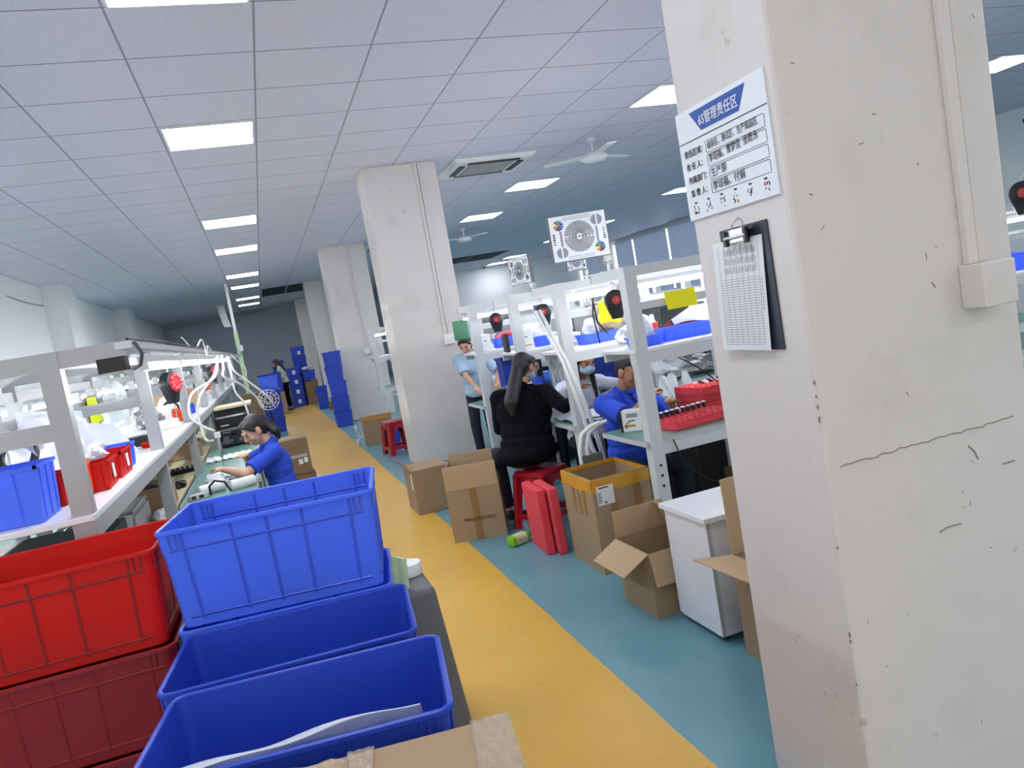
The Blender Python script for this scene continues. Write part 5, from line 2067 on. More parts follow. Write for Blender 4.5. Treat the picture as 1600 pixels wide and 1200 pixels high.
drape('foam_wrap', 'big stiff white foam sheet standing on the left shelf', 'sheet', lambda u, v: (0.36 * u - 0.1 * v, 0.05 * u, 0.30 * v + 0.03 * u - 0.12 * u * v), 'bag', (-1.10, 4.62, L), 0, 8, 8, 0.004)
drape('foam_wrap', 'second white foam sheet behind the heap of bags on the left shelf', 'sheet', lambda u, v: (0.30 * u, 0.08 * u, 0.30 * v - 0.06 * u), 'bag', (-1.30, 4.7, L + 0.07), 0, 8, 8, 0.004)
drape('cleaning_cloth', 'yellow cloth with black border draped on the rear rail of the left line', 'cloth',
      lambda u, v: (0.05 * math.sin(u * 3.1) * v + 0.03, 0.36 * u + 0.07 * v * u, 0.02 - (0.26 - 0.10 * math.sin(3.14 * u) + 0.08 * u) * v), 'yellow_cloth', (-1.33, 6.40, 1.53), 0, 16, 10, 0.008, trim='black')
bag('translucent blue plastic bag on the left shelf past the yellow cloth', (-1.12, 6.5, L), (0.10, 0.30, 0.30), 104, 'clear')
box_thing('purple_case', 'flat purple folder lying below the translucent bag on the left shelf', 'folder', (-1.10, 6.0, L), R(10), (0.16, 0.30, 0.02), 'purple')
box_thing('green_box', 'small green box beside the purple folder on the left shelf', 'box', (-1.18, 5.75, L), R(10), (0.06, 0.10, 0.06), 'lime')
box_thing('gadget', 'pale blue gadget case on the left shelf before the second post', 'case', (-0.98, 5.15, L), R(5), (0.10, 0.14, 0.07), 'sky_shirt', [(-0.03, 0.02, 0.03, 0.05, 'black', 'screen')])
box_thing('gadget', 'black gadget case on the left shelf behind the second post', 'case', (-0.86, 5.45, L), R(15), (0.12, 0.14, 0.06), 'black')
bin_('flat red tray at the shelf edge by the second post of the left line', (-0.76, 5.2, L), 0, 0.10, 0.14, 0.03, 'red_crate')
bag('clear bag of silver parts on the left shelf beyond the second post', (-1.02, 7.2, L), (0.11, 0.20, 0.12), 105, 'foil')
box_thing('white_carton', 'white upright box behind the silver parts on the left shelf', 'box', (-0.98, 7.75, L), 0, (0.16, 0.12, 0.14), 'white_plastic')
box_thing('white_carton', 'long white box behind the silver parts on the left shelf, rearmost', 'box', (-1.16, 8.0, L), 0, (0.2, 0.12, 0.14), 'paper')
box_thing('manual', 'white booklet leaning at the edge of the left shelf by the third post', 'booklet', (-0.80, 6.55, L), R(25), (0.16, 0.10, 0.07), 'paper')
bin_('orange bin at the edge of the left shelf by the third post', (-0.76, 7.30, L), 0, 0.10, 0.18, 0.09, 'orange')
box_thing('orange_box', 'little orange box beside the third post on the left shelf', 'box', (-0.84, 7.6, L), 0, (0.05, 0.08, 0.10), 'orange')
box_thing('navy_tin', 'navy square tin on the left shelf just past the third post', 'tin', (-0.77, 8.15, L), 0, (0.10, 0.10, 0.10), 'blue_dark')
t = thing('tape_ring', 'black tape ring standing against white boxes on the left shelf', 'roll', (-0.93, 8.1, L))
b = MB()
b.tube([(0.07 * math.cos(a), 0, 0.083 + 0.07 * math.sin(a)) for a in [2 * PI * q / 24 for q in range(25)]], 0.012, 8)
b.build('ring', 'black', t, smooth=60)
bag('heap of white foam pieces on the left shelf past the third post', (-0.98, 8.75, L), (0.14, 0.2, 0.14), 106)
carton('open brown carton on the left shelf behind the white foam pieces', (-1.0, 9.45, L), R(4), 0.46, 0.3, 0.22, m='carton_light')
for k in range(3):
    box_thing('orange_box', 'orange and white box in the row on the far left shelf, %s from the camera' % ORD[k], 'box', (-0.84 + 0.02 * k, 11.2 + 0.55 * k, L + 0.10), 0, (0.11, 0.10, 0.09), 'orange', [(-0.055, 0.07, 0.055, 0.09, 'white_plastic', 'lid_stripe')])
    box_thing('white_carton', 'white box with blue mark under the %s orange box on the far left shelf' % ORD[k], 'box', (-0.84 + 0.02 * k, 11.2 + 0.55 * k, L), 0, (0.16, 0.14, 0.099), 'white_plastic', [(-0.03, 0.03, 0.04, 0.07, 'sign_blue', 'blue_mark')])

# navy bins hung on green uprights behind the line
t = thing('bin_rack', 'pale green rack of small dark navy bins behind the left bench line', 'rack', (-2.15, 12.6, 0))
for k in range(4):
    b = MB()
    b.box((-0.02, k * 0.9 - 0.03, 0), (0.02, k * 0.9 + 0.03, 1.75))
    b.build('upright', 'lime_post', t)
for z in (1.05, 1.36):
    for k in range(6):
        b = MB()
        b.box((0.03, 0.05 + k * 0.45, z), (0.22, 0.38 + k * 0.45, z + 0.2))
        b.build('rack_bin', 'navy_board', t, bevel=0.006)
    b = MB()
    b.box((0.02, -0.05, z - 0.02), (0.24, 2.75, z - 0.001))
    b.build('rack_shelf', 'lime_post', t)

# boards, boxes and trays on the lower level of the left line
B = 0.746
t = thing('white_case', 'white metal case with silver edges under the left shelf, behind the red crates', 'case', (-0.99, 4.92, B), R(0))
b = MB()
b.box((-0.15, -0.27, 0), (0.14, 0.27, 0.15))
b.build('case_body', 'white_top', t, bevel=0.006)
b = MB()
for sy in (-0.265, 0.265):
    b.tube([(0.14, sy, 0.145), (-0.15, sy, 0.145)], 0.009, 8)
b.tube([(0.14, -0.265, 0.145), (0.14, 0.265, 0.145)], 0.012, 8)
b.build('edge_tube', 'steel', t, smooth=60)
b = MB()
b.box((0.145, -0.26, 0.0), (0.155, 0.26, 0.12))
b.build('side_door', 'rail_grey', t)
carton('open grey-lined carton under the left shelf beside the second post', (-0.86, 5.50, B), R(-6), 0.22, 0.40, 0.17, m='carton')
bag('dark bundle inside the open carton under the left shelf', (-0.86, 5.48, B + 0.03), (0.07, 0.12, 0.10), 110, 'black', 'dark_bundle', 'bundle')
bag('coil of clear white tubing on the board between the case and the second post', (-0.76, 5.10, B), (0.05, 0.10, 0.04), 111, 'bag', 'tubing', 'tubing')
bin_('black component tray on the board beyond the second post of the left line', (-0.86, 7.2, B), R(10), 0.34, 0.24, 0.035, 'black')
for k in range(14):
    b = MB()
    b.box((-0.018, -0.012, 0), (0.018, 0.012, 0.022))
    b.cyl((0, 0, 0.022), (0, 0, 0.032), 0.008, n=8, mi=1)
    o = b.build('component', ['black', 'white_plastic'])
    q = Matrix.Rotation(R(10), 4, 'Z') @ Vector((-0.12 + 0.04 * (k % 7), -0.05 + 0.09 * (k // 7), 0))
    o.location = (-0.86 + q.x, 7.2 + q.y, B + 0.012)
    o.rotation_euler.z = 0.4 * ((k * 3) % 5)
    tag(o, 'small black component with a white cap in the black tray on the left bench', 'component', 'components in the black tray on the left bench')
G = 0.7515
bag('heap of clear wrapped white parts on the green table in front of the girl', (-0.44, 6.14, G), (0.14, 0.25, 0.05), 112)
for k, (x, y) in enumerate(((-0.50, 5.62), (-0.29, 5.555))):
    t = thing('white_roll', 'white wrapped roll lying on the green table, %s one of two near the girl' % ['left', 'right'][k], 'roll', (x, y, G), R(20))
    b = MB()
    b.tube([(-0.09, 0, 0.036), (-0.08, 0, 0.036), (0.08, 0, 0.036), (0.09, 0, 0.036)], [0.022, 0.035, 0.036, 0.024], 12)
    b.build('roll_body', 'paper', t, smooth=50)
    b = MB()
    b.tube([(0.09, 0, 0.036), (0.12, 0.0, 0.04)], [0.02, 0.036], 10)
    b.build('wrap_end', 'clear', t, smooth=60)
drape('packing_sheet', 'ribbed white packing sheet lying across the green table beyond the girl', 'sheet',
      lambda u, v: (0.40 * u, 0.34 * v, 0.01 + 0.005 * math.sin(40 * u)), 'paper', (-0.65, 7.35, G), R(4), 40, 4, 0.006)
b = MB()
b.tube([(-0.50, 5.475, G + 0.009), (-0.50, 5.48, G + 0.07), (-0.46, 5.48, G + 0.10), (-0.40, 5.475, G + 0.08), (-0.37, 5.47, G + 0.009)], 0.008, 8)
tag(b.build('cable', 'black', smooth=60), 'short black cable arching over the near corner of the green table', 'cable')
box_thing('controller', 'grey controller box with black sockets at the near corner of the green table', 'controller', (-0.58, 5.50, G), R(10), (0.12, 0.07, 0.035), 'rail_grey', [(-0.05, 0.008, -0.02, 0.028, 'black', 'socket'), (0.0, 0.008, 0.03, 0.028, 'black', 'socket')])
bag('dark red and black parts heap on the beige board by the controller box', (-0.78, 6.30, B), (0.05, 0.08, 0.035), 113, 'black', 'parts_heap', 'parts')
# electric screwdriver on its hose
t = thing('screwdriver', 'grey electric screwdriver hanging point down over the green table', 'screwdriver', (-0.47, 6.75, 0.80))
b = MB()
b.lathe([(0.003, 0), (0.004, 0.05), (0.012, 0.06), (0.016, 0.10), (0.016, 0.20), (0.012, 0.22), (0.004, 0.222)], n=12)
b.build('tool_body', 'steel', t, smooth=40)
b = MB()
b.cbox((0.0, 0.0, 0.245), (0.05, 0.04, 0.05))
b.build('hose_joint', 'white_plastic', t, bevel=0.006)
b = MB()
b.tube([(0, 0, 0.0), (0, 0, -0.04)], 0.003, 6)
b.build('bit', 'steel', t)


def hose(label, pts, r=0.011, m='white_plastic'):
    # smooth the control points
    P = [Vector(p) for p in pts]
    out = []
    for i in range(len(P) - 1):
        p0, p1, p2, p3 = P[max(i - 1, 0)], P[i], P[i + 1], P[min(i + 2, len(P) - 1)]
        for k in range(8):
            u = k / 8
            out.append(0.5 * ((2 * p1) + (p2 - p0) * u + (2 * p0 - 5 * p1 + 4 * p2 - p3) * u * u + (3 * p1 - p0 - 3 * p2 + p3) * u ** 3))
    out.append(P[-1])
    b = MB()
    b.tube(out, r, 8)
    return tag(b.build('air_hose', m, smooth=60), label, 'hose')


hose('white hose arching from the lamp channel down to the electric screwdriver', [(-0.355, 7.1, 1.70), (-0.41, 7.0, 1.52), (-0.60, 6.8, 1.42), (-0.64, 6.7, 1.25), (-0.56, 6.72, 1.14), (-0.485, 6.745, 1.085)])
hose('white hose bowing left behind the screwdriver hose', [(-0.355, 7.35, 1.70), (-0.42, 7.15, 1.54), (-0.56, 7.0, 1.38), (-0.60, 6.95, 1.22), (-0.58, 6.9, 1.02), (-0.52, 6.84, 1.0)])
hose('white hose arching right over the dark machine behind the girl', [(-0.34, 7.6, 1.70), (-0.35, 7.55, 1.58), (-0.36, 7.5, 1.50), (-0.24, 7.7, 1.40), (-0.13, 7.9, 1.25), (-0.08, 8.0, 1.12)])
hose('white hose falling straight behind the girl from the lamp channel', [(-0.355, 9.0, 1.70), (-0.35, 9.0, 1.5), (-0.35, 9.0, 1.3), (-0.28, 9.0, 1.15), (-0.26, 9.0, 1.0)])
hose('white hose slanting right toward the black round fan behind the girl', [(-0.355, 9.2, 1.70), (-0.32, 9.2, 1.52), (-0.18, 9.3, 1.35), (-0.04, 9.4, 1.18), (0.02, 9.5, 1.05)])
hose('thin white cable looping at the far end of the lamp channel', [(-0.36, 10.5, 1.72), (-0.30, 10.5, 1.62), (-0.22, 10.5, 1.5), (-0.26, 10.5, 1.38), (-0.34, 10.5, 1.4)], 0.006)
hose('white cable hung in loops under the first tube light of the left line', [(-0.36, 5.1, 1.755), (-0.345, 5.4, 1.80), (-0.35, 5.7, 1.70), (-0.355, 6.0, 1.77), (-0.36, 6.4, 1.74)], 0.006)
hose('thin black wire running along the top of the lamp channel', [(-0.40, 2.75, 1.755), (-0.395, 4.0, 1.765), (-0.40, 5.5, 1.758), (-0.395, 7.5, 1.77), (-0.40, 10.5, 1.758)], 0.005, 'black')

t = thing('machine', 'black machine with a cream top board on the green table behind the girl', 'machine', (-0.44, 9.55, G), 0)
b = MB()
b.box((-0.20, -0.25, 0), (0.18, 0.25, 0.35))
b.build('machine_body', 'black', t, bevel=0.01)
b = MB()
b.box((-0.19, -0.30, 0.352), (0.22, 0.30, 0.38))
b.build('top_board', 'beige_top', t, bevel=0.003)
b = MB()
for z in (0.08, 0.16, 0.25):
    b.box((-0.15, -0.256, z), (-0.06, -0.251, z + 0.012))
b.build('white_marks', 'white_plastic', t)
t = thing('rack', 'dark wire rack of black equipment under the cream board, right of the screwdriver', 'rack', (-0.42, 8.55, G))
for z in (0.02, 0.16, 0.30):
    b = MB()
    b.box((-0.17, -0.15, z), (0.15, 0.15, z + 0.012))
    b.build('shelf', 'black', t)
for sx in (-0.16, 0.14):
    for sy in (-0.14, 0.14):
        b = MB()
        b.box((sx - 0.008, sy - 0.008, 0), (sx + 0.008, sy + 0.008, 0.34))
        b.build('upright', 'black', t)
for k in range(3):
    b = MB()
    b.box((-0.12 + 0.09 * k, -0.1, 0.033), (-0.06 + 0.09 * k, 0.1, 0.12))
    b.build('device', 'navy_board' if k % 2 else 'shadow_grey', t, bevel=0.006)
t = thing('fan', 'small round black table fan behind the girl near the blue crate stack', 'fan', (-0.02, 9.75, 0.0))
b = MB()
b.cyl((0, 0, 0), (0, 0, 0.03), 0.12, 0.10, 18)
b.cyl((0, 0, 0.03), (0, 0, 1.0), 0.014, n=10)
b.build('stand', 'black', t, smooth=40)
b = MB()
for r in (0.05, 0.09, 0.125):
    b.tube([(r * math.cos(a), -0.03, 1.09 + r * math.sin(a)) for a in [2 * PI * q / 20 for q in range(21)]], 0.004, 6)
for k in range(12):
    a = 2 * PI * k / 12
    b.tube([(0.02 * math.cos(a), -0.035, 1.09 + 0.02 * math.sin(a)), (0.125 * math.cos(a), -0.03, 1.09 + 0.125 * math.sin(a))], 0.003, 5)
b.build('guard', 'white_plastic', t, smooth=60)
for k in range(3):
    q = Matrix.Translation((0, 0, 1.09)) @ Matrix.Rotation(2 * PI * k / 3, 4, 'Y') @ Matrix.Rotation(R(20), 4, 'X')
    b = MB()
    b.box((0.012, -0.003, -0.035), (0.11, 0.003, 0.035), M4=q)
    b.build('blade', 'black', t)
b = MB()
b.cyl((0, -0.02, 1.09), (0, 0.06, 1.09), 0.03, n=14)
b.build('motor', 'black', t, smooth=40)

carton('tall brown carton standing left of the blue crate stack', (-0.39, 17.0, 0), 0, 0.40, 0.5, 0.90, m='carton', closed=True)
carton('brown carton on the beige board under the left shelf past the third post', (-0.92, 8.35, B), R(3), 0.34, 0.3, 0.16, m='carton', closed=True)
bag('grey cloth bundle on the carton under the left shelf', (-0.92, 8.35, B + 0.165), (0.14, 0.12, 0.10), 120, 'grey_cloth', 'cloth_bundle', 'cloth')
bin_('big black tray on the floor under the near end of the left shelf', (-0.98, 3.6, 0.0), 0, 0.50, 0.9, 0.32, 'black')
box_thing('storage_cabinet', 'black cabinet filling the dark void under the near end of the left shelf', 'cabinet', (-1.0, 3.5, 0.33), 0, (0.50, 0.92, 0.66), 'black', [(-0.24, 0.02, -0.005, 0.64, 'dark', 'door'), (0.005, 0.02, 0.24, 0.64, 'dark', 'door')])  # black block put in for the darkness below the shelf

# power pole dropping from the ceiling and hanging strips
t = thing('power_pole', 'white and pale green power pole from the ceiling, far end of left bench', 'pole', (-0.48, 20.0, 0))
b = MB()
b.box((-0.035, -0.035, 2.35), (0.035, 0.035, 3.549))
b.build('upper_tube', 'white_plastic', t)
b = MB()
b.box((-0.05, -0.05, 0.0), (0.05, 0.05, 2.35))
b.build('lower_post', 'lime_post', t)
b = MB()
b.box((0.0, -0.12, 1.85), (0.1, -0.05, 2.0))
b.build('junction_box', 'white_plastic', t)
b = MB()
b.sheet(lambda u, v: (0.22 * u + 0.10 * v * v, 0.02 * math.sin(3 * v), -0.75 * v), 4, 12, 0.01)
o = b.build('hanging_strip', ['white_plastic'], smooth=60)
o.location = (-1.05, 27.0, 3.548)
tag(o, 'narrow white strip hanging from the ceiling before the grey back wall', 'strip')
hose('thin white wire sticking up from the left bench line', [(-0.75, 10.5, 1.76), (-0.82, 10.5, 1.90), (-0.90, 10.5, 2.05)], 0.006)


# ------------------------------------------------------------------ people
def bake(mb, name, m, parent, voxel=0.007, smooth=5):
    # union of closed shapes -> one continuous skin
    o = mb.build(name, m, None)
    r = o.modifiers.new('r', 'REMESH')
    r.mode = 'VOXEL'
    r.voxel_size = voxel
    r.use_smooth_shade = True
    s = o.modifiers.new('s', 'SMOOTH')
    s.factor = 0.5
    s.iterations = smooth
    dg = bpy.context.evaluated_depsgraph_get()
    me = bpy.data.meshes.new_from_object(o.evaluated_get(dg))
    old = o.data
    o.modifiers.clear()
    o.data = me
    bpy.data.meshes.remove(old)
    me.name = name
    me.materials.clear()
    me.materials.append(M[m])
    me.polygons.foreach_set('use_smooth', [True] * len(me.polygons))
    o.parent = parent
    return o


def ik(a, c, l1, l2, pole):
    a, c, pole = Vector(a), Vector(c), Vector(pole)
    d = c - a
    L = min(d.length, (l1 + l2) * 0.995)
    d.normalize()
    c = a + d * L
    x = (l1 * l1 - l2 * l2 + L * L) / (2 * L)
    h = math.sqrt(max(l1 * l1 - x * x, 0.0))
    pp = pole - d * pole.dot(d)
    pp.normalize()
    return a + d * x + pp * h, c


def person(label, loc, heading, seat=None, lean=10, hp=20, hy=0, lh=None, rh=None, shirt='shirt_blue', sleeve='short', pants='denim',
           hair='ponytail', skin='skin', mask=False, fat=1.0, sc=1.0, twist=0, lpole=None, rpole=None, voxel=0.007, collar=True, curl=0.7,
           cap_m=None, hair_len=0.30, hips_w=1.0, logo=None, torso_only=False, hem=False):
    """heading 0 faces +Y (world), positive turns counter-clockwise; hand targets lh, rh are world points"""
    root = thing('person', label, 'person', loc, R(heading))
    RZ = Matrix.Rotation(R(heading), 3, 'Z')
    inv = RZ.transposed()

    def loc_of(p):
        return inv @ (Vector(p) - Vector(loc))
    hz = (seat + 0.11) if seat is not None else 0.90 * sc
    pel = Vector((0, 0, hz))
    TM = Matrix.Rotation(R(twist), 3, 'Z') @ Matrix.Rotation(R(-lean), 3, 'X')

    def T(x, y, z):
        return pel + TM @ (Vector((x, y, z)) * sc)
    sw = 0.165 * (1 + (fat - 1) * 0.5)
    shl, shr = T(-sw, 0, 0.44), T(sw, 0, 0.44)
    neck0, neck1 = T(0, -0.005, 0.48), T(0, 0.03, 0.575)
    HM = Matrix.Rotation(R(hy), 3, 'Z') @ Matrix.Rotation(R(-hp), 3, 'X')
    hc = neck1 + HM @ (Vector((0, 0.03, 0.085)) * sc)

    def H(x, y, z):
        return hc + HM @ (Vector((x, y, z)) * sc)
    b = MB()
    # torso
    f = fat
    if not torso_only:
        b.ell(T(0, 0, 0.01), (0.155 * f * sc * hips_w, 0.115 * f * sc, 0.10 * sc), TM)
        b.ell(T(0, 0.0, 0.17), (0.135 * f * sc, 0.10 * f * sc, 0.16 * sc), TM)
    b.ell(T(0, 0.0, 0.32), (0.155 * f * sc, 0.105 * f * sc, 0.17 * sc), TM)
    b.cap(shl, shr, 0.062 * sc, n=14)
    b.cap(T(-0.085, -0.01, 0.475), T(0.085, -0.01, 0.475), 0.048 * sc)
    b.cap(neck0, neck1, 0.052 * sc, 0.047 * sc)
    # head: skull, face, jaw, nose, ears
    b.ell(H(0, -0.018, 0.035), (0.074 * sc, 0.092 * sc, 0.085 * sc), HM)
    b.ell(H(0, 0.022, -0.01), (0.064 * sc, 0.066 * sc, 0.088 * sc), HM)
    b.ell(H(0, 0.038, -0.068), (0.042 * sc, 0.042 * sc, 0.036 * sc), HM)
    b.cap(H(0, 0.086, 0.015), H(0, 0.100, -0.018), 0.009 * sc, 0.0135 * sc, 8)
    b.ell(H(-0.012, 0.09, -0.022), (0.009 * sc, 0.009 * sc, 0.007 * sc), HM)
    b.ell(H(0.012, 0.09, -0.022), (0.009 * sc, 0.009 * sc, 0.007 * sc), HM)
    b.cap(H(-0.03, 0.076, 0.032), H(0.03, 0.076, 0.032), 0.012 * sc, n=8)
    b.ell(H(-0.04, 0.055, -0.022), (0.022 * sc, 0.022 * sc, 0.02 * sc), HM)
    b.ell(H(0.04, 0.055, -0.022), (0.022 * sc, 0.022 * sc, 0.02 * sc), HM)
    b.cap(H(-0.014, 0.083, -0.05), H(0.014, 0.083, -0.05), 0.010 * sc, n=8)
    for s in (-1, 1):
        b.ell(H(s * 0.076, -0.008, -0.002), (0.011 * sc, 0.022 * sc, 0.033 * sc), HM)
        b.ell(H(s * 0.081, -0.016, 0.012), (0.007 * sc, 0.014 * sc, 0.018 * sc), HM)
    # arms
    arms = {}
    for s, sh, tgt, pole in ((-1, shl, lh, lpole), (1, shr, rh, rpole)):
        if tgt is None:
            tg = Vector((s * 0.20, 0.16 if seat is not None else 0.05, hz + (0.10 if seat is not None else -0.12)))
        else:
            tg = loc_of(tgt)
        pl = Vector(pole) if pole is not None else Vector((s * 0.6, -0.5, -0.8))
        el, wr = ik(sh, tg, 0.275 * sc, 0.235 * sc, pl)
        arms[s] = (sh, el, wr)
        b.cap(sh, el, 0.047 * sc * (1 + (f - 1) * 0.6), 0.036 * sc)
        b.cap(el, wr, 0.037 * sc, 0.025 * sc)
        # hand
        fd = (wr - el).normalized()
        down = Vector((0, 0, -1))
        side = fd.cross(down)
        if side.length < 0.1:
            side = Vector((1, 0, 0))
        side.normalize()
        pn = side.cross(fd).normalized()      # back-of-hand direction reversed: curls along pn
        if pn.z > 0:
            pn = -pn
        pc = wr + fd * 0.045 * sc
        rot = Matrix((side, fd, -pn)).transposed()
        b.ell(pc, (0.038 * sc, 0.05 * sc, 0.017 * sc), rot)
        for k, (o, L) in enumerate(((-0.028, 0.062), (-0.0095, 0.075), (0.0095, 0.07), (0.028, 0.056))):
            p0 = wr + fd * 0.075 * sc + side * o * sc
            p1 = p0 + (fd * math.cos(curl * 0.5) + pn * math.sin(curl * 0.5)) * L * 0.5 * sc + side * o * 0.15 * sc
            p2 = p1 + (fd * math.cos(curl * 1.3) + pn * math.sin(curl * 1.3)) * L * 0.5 * sc
            b.cap(p0, p1, 0.0088 * sc, 0.0082 * sc, 8)
            b.cap(p1, p2, 0.0082 * sc, 0.0068 * sc, 8)
        q0 = wr + fd * 0.025 * sc - side * s * 0.030 * sc * (1 if True else -1)
        q1 = q0 + (fd * 0.6 - side * s * 0.6 + pn * 0.3) * 0.045 * sc
        q2 = q1 + (fd * 0.9 - side * s * 0.1 + pn * 0.3) * 0.032 * sc
        b.cap(q0, q1, 0.011 * sc, 0.0095 * sc, 8)
        b.cap(q1, q2, 0.0095 * sc, 0.0075 * sc, 8)
    # legs
    legs = {}
    if not torso_only:
        for s in (-1, 1):
            hip = pel + Vector((s * 0.085 * sc * hips_w, 0.0, -0.02))
            if seat is not None:
                kn = Vector((s * 0.13, 0.40 * sc, seat + 0.075))
                an = Vector((s * 0.12, 0.36 * sc, 0.075))
            else:
                kn = Vector((s * 0.09, 0.02, 0.48 * sc))
                an = Vector((s * 0.09, -0.02, 0.08))
            legs[s] = (hip, kn, an)
            b.cap(hip, kn, 0.075 * sc, 0.055 * sc)
            b.cap(kn, an, 0.052 * sc, 0.036 * sc)
            b.cap(an + Vector((0, -0.02, -0.03)), an + Vector((s * 0.01, 0.14 * sc, -0.042)), 0.032 * sc, 0.028 * sc)
    bake(b, 'body', skin, root, voxel, 3)
    # upper garment: a looser shell over torso and arms with flat cuffs and hem
    g = MB()
    e = 0.014
    if not torso_only:
        g.ell(T(0, 0, 0.015), ((0.155 * f * hips_w + e) * sc, (0.115 * f + e) * sc, 0.10 * sc), TM)
        g.ell(T(0, 0, 0.08), ((0.148 * f + e) * sc, (0.108 * f + e) * sc, 0.12 * sc), TM)
        g.ell(T(0, 0, 0.18), ((0.140 * f + e) * sc, (0.102 * f + e) * sc, 0.17 * sc), TM)
    if hem:
        g.ell(pel + Vector((0, 0.03, 0.005)), ((0.175 * f + e) * sc, (0.155 * f + e) * sc, 0.10 * sc))
    g.ell(T(0, 0, 0.32), ((0.155 * f + e) * sc, (0.107 * f + e) * sc, 0.18 * sc), TM)
    g.cap(shl, shr, (0.062 + e) * sc, n=14)
    g.cap(T(-0.085, -0.01, 0.470), T(0.085, -0.01, 0.470), (0.050 + e * 0.7) * sc)
    g.cap(T(0, -0.008, 0.44), T(0, 0.0, 0.505), 0.067 * sc, 0.060 * sc)
    for s in (-1, 1):
        sh, el, wr = arms[s]
        w0 = (0.047 * (1 + (f - 1) * 0.6) + e) * sc
        if sleeve == 'short':
            m_ = sh + (el - sh) * 0.80
            g.ell(sh, (w0, w0, w0))
            g.tube([sh, sh + (el - sh) * 0.4, m_], [w0, w0 * 1.03, w0 * 1.10], 14)
        else:
            m_ = el + (wr - el) * (0.93 if sleeve == 'long' else 0.55)
            g.cap(sh, el, w0, 0.050 * sc)
            g.tube([el, el + (wr - el) * 0.5, m_], [0.050 * sc, 0.045 * sc, 0.038 * sc], 14)
    gar = bake(g, 'shirt' if sleeve == 'short' else 'jacket', shirt, root, voxel, 4)
    if collar and sleeve == 'short':
        c = MB()
        ring = []
        for k in range(15):
            a = R(-60) + R(300) * k / 14 + PI / 2 + R(30)
            ring.append(T(0, 0, 0.51) + TM @ (Vector((0.064 * math.cos(a), 0.064 * math.sin(a), -0.01 * math.sin(a))) * sc))
        c.tube(ring, 0.017 * sc, 8)
        for s in (-1, 1):
            c.add([T(s * 0.008, 0.085, 0.475), T(s * 0.055, 0.055, 0.52), T(s * 0.062, 0.075, 0.465), T(s * 0.03, 0.105, 0.43),
                   T(s * 0.008, 0.097, 0.475), T(s * 0.055, 0.067, 0.52), T(s * 0.062, 0.087, 0.465), T(s * 0.03, 0.117, 0.43)],
                  [(3, 2, 1, 0), (4, 5, 6, 7), (0, 1, 5, 4), (1, 2, 6, 5), (2, 3, 7, 6), (3, 0, 4, 7)])
        c.build('collar', shirt, root, smooth=60)
    if logo is not None:
        lx, lz = logo
        c = MB()
        cc = T(lx, 0.0, lz)
        fy = (0.107 * f + e + 0.004)
        for (dx, dz, w, h, mi) in ((0, 0.012, 0.022, 0.022, 0), (0, 0.012, 0.008, 0.014, 1), (0, -0.008, 0.03, 0.005, 1)):
            c.add([T(lx + dx - w / 2, fy, lz + dz - h / 2), T(lx + dx + w / 2, fy, lz + dz - h / 2), T(lx + dx + w / 2, fy, lz + dz + h / 2), T(lx + dx - w / 2, fy, lz + dz + h / 2),
                   T(lx + dx - w / 2, fy - 0.02, lz + dz - h / 2), T(lx + dx + w / 2, fy - 0.02, lz + dz - h / 2), T(lx + dx + w / 2, fy - 0.02, lz + dz + h / 2), T(lx + dx - w / 2, fy - 0.02, lz + dz + h / 2)],
                  [(0, 1, 2, 3), (7, 6, 5, 4), (0, 4, 5, 1), (1, 5, 6, 2), (2, 6, 7, 3), (3, 7, 4, 0)], mi)
        c.build('chest_emblem', ['red_disc', 'white_plastic'], gar)
    # trousers and shoes
    if not torso_only:
        p = MB()
        p.ell(pel + Vector((0, 0, -0.005)), ((0.155 * f * hips_w + 0.008) * sc, (0.115 * f + 0.006) * sc, 0.095 * sc))
        for s in (-1, 1):
            hip, kn, an = legs[s]
            p.cap(hip, kn, 0.083 * sc, 0.066 * sc)
            p.ell(kn, (0.068 * sc,) * 3)
            p.tube([kn, an + Vector((0, 0, 0.03))], [0.066 * sc, 0.055 * sc], 14)
        bake(p, 'trousers', pants, root, max(voxel, 0.009), 4)
        for s in (-1, 1):
            an = legs[s][2]
            h_ = MB()
            h_.cap(an + Vector((0, -0.025, -0.032)), an + Vector((s * 0.012, 0.15 * sc, -0.040)), 0.043 * sc, 0.035 * sc)
            bake(h_, 'shoe', 'black', root, 0.008, 3)
    # face details
    for s in (-1, 1):
        c = MB()
        c.cap(H(s * 0.017, 0.083, 0.036), H(s * 0.047, 0.072, 0.036), 0.0045 * sc, 0.0035 * sc, 8)
        c.build('eyebrow', 'hair', root, smooth=60)
        c = MB()
        c.ell(H(s * 0.031, 0.0775, 0.013), (0.014 * sc, 0.007 * sc, 0.0045 * sc), HM)
        c.build('eye', 'ink', root, smooth=60)
    if not mask:
        c = MB()
        c.ell(H(0, 0.0925, -0.048), (0.019 * sc, 0.006 * sc, 0.0035 * sc), HM)
        c.ell(H(0, 0.0915, -0.055), (0.016 * sc, 0.006 * sc, 0.004 * sc), HM)
        c.build('mouth', 'lips', root, smooth=60)
    else:
        c = MB()
        c.ell(H(0, 0.038, -0.042), (0.069 * sc, 0.072 * sc, 0.046 * sc), HM)
        c.ell(H(0, 0.075, -0.030), (0.034 * sc, 0.042 * sc, 0.036 * sc), HM)
        mk_ = bake(c, 'face_mask', 'mask', root, 0.006, 4)
        c = MB()
        for s in (-1, 1):
            c.tube([H(s * 0.066, 0.05, -0.02), H(s * 0.079, 0.01, 0.005), H(s * 0.082, -0.012, 0.02)], 0.002, 6)
            c.tube([H(s * 0.062, 0.045, -0.06), H(s * 0.077, 0.01, -0.03), H(s * 0.080, -0.02, -0.02)], 0.002, 6)
        c.build('ear_loop', 'white_plastic', mk_)
    # hair
    h = MB()
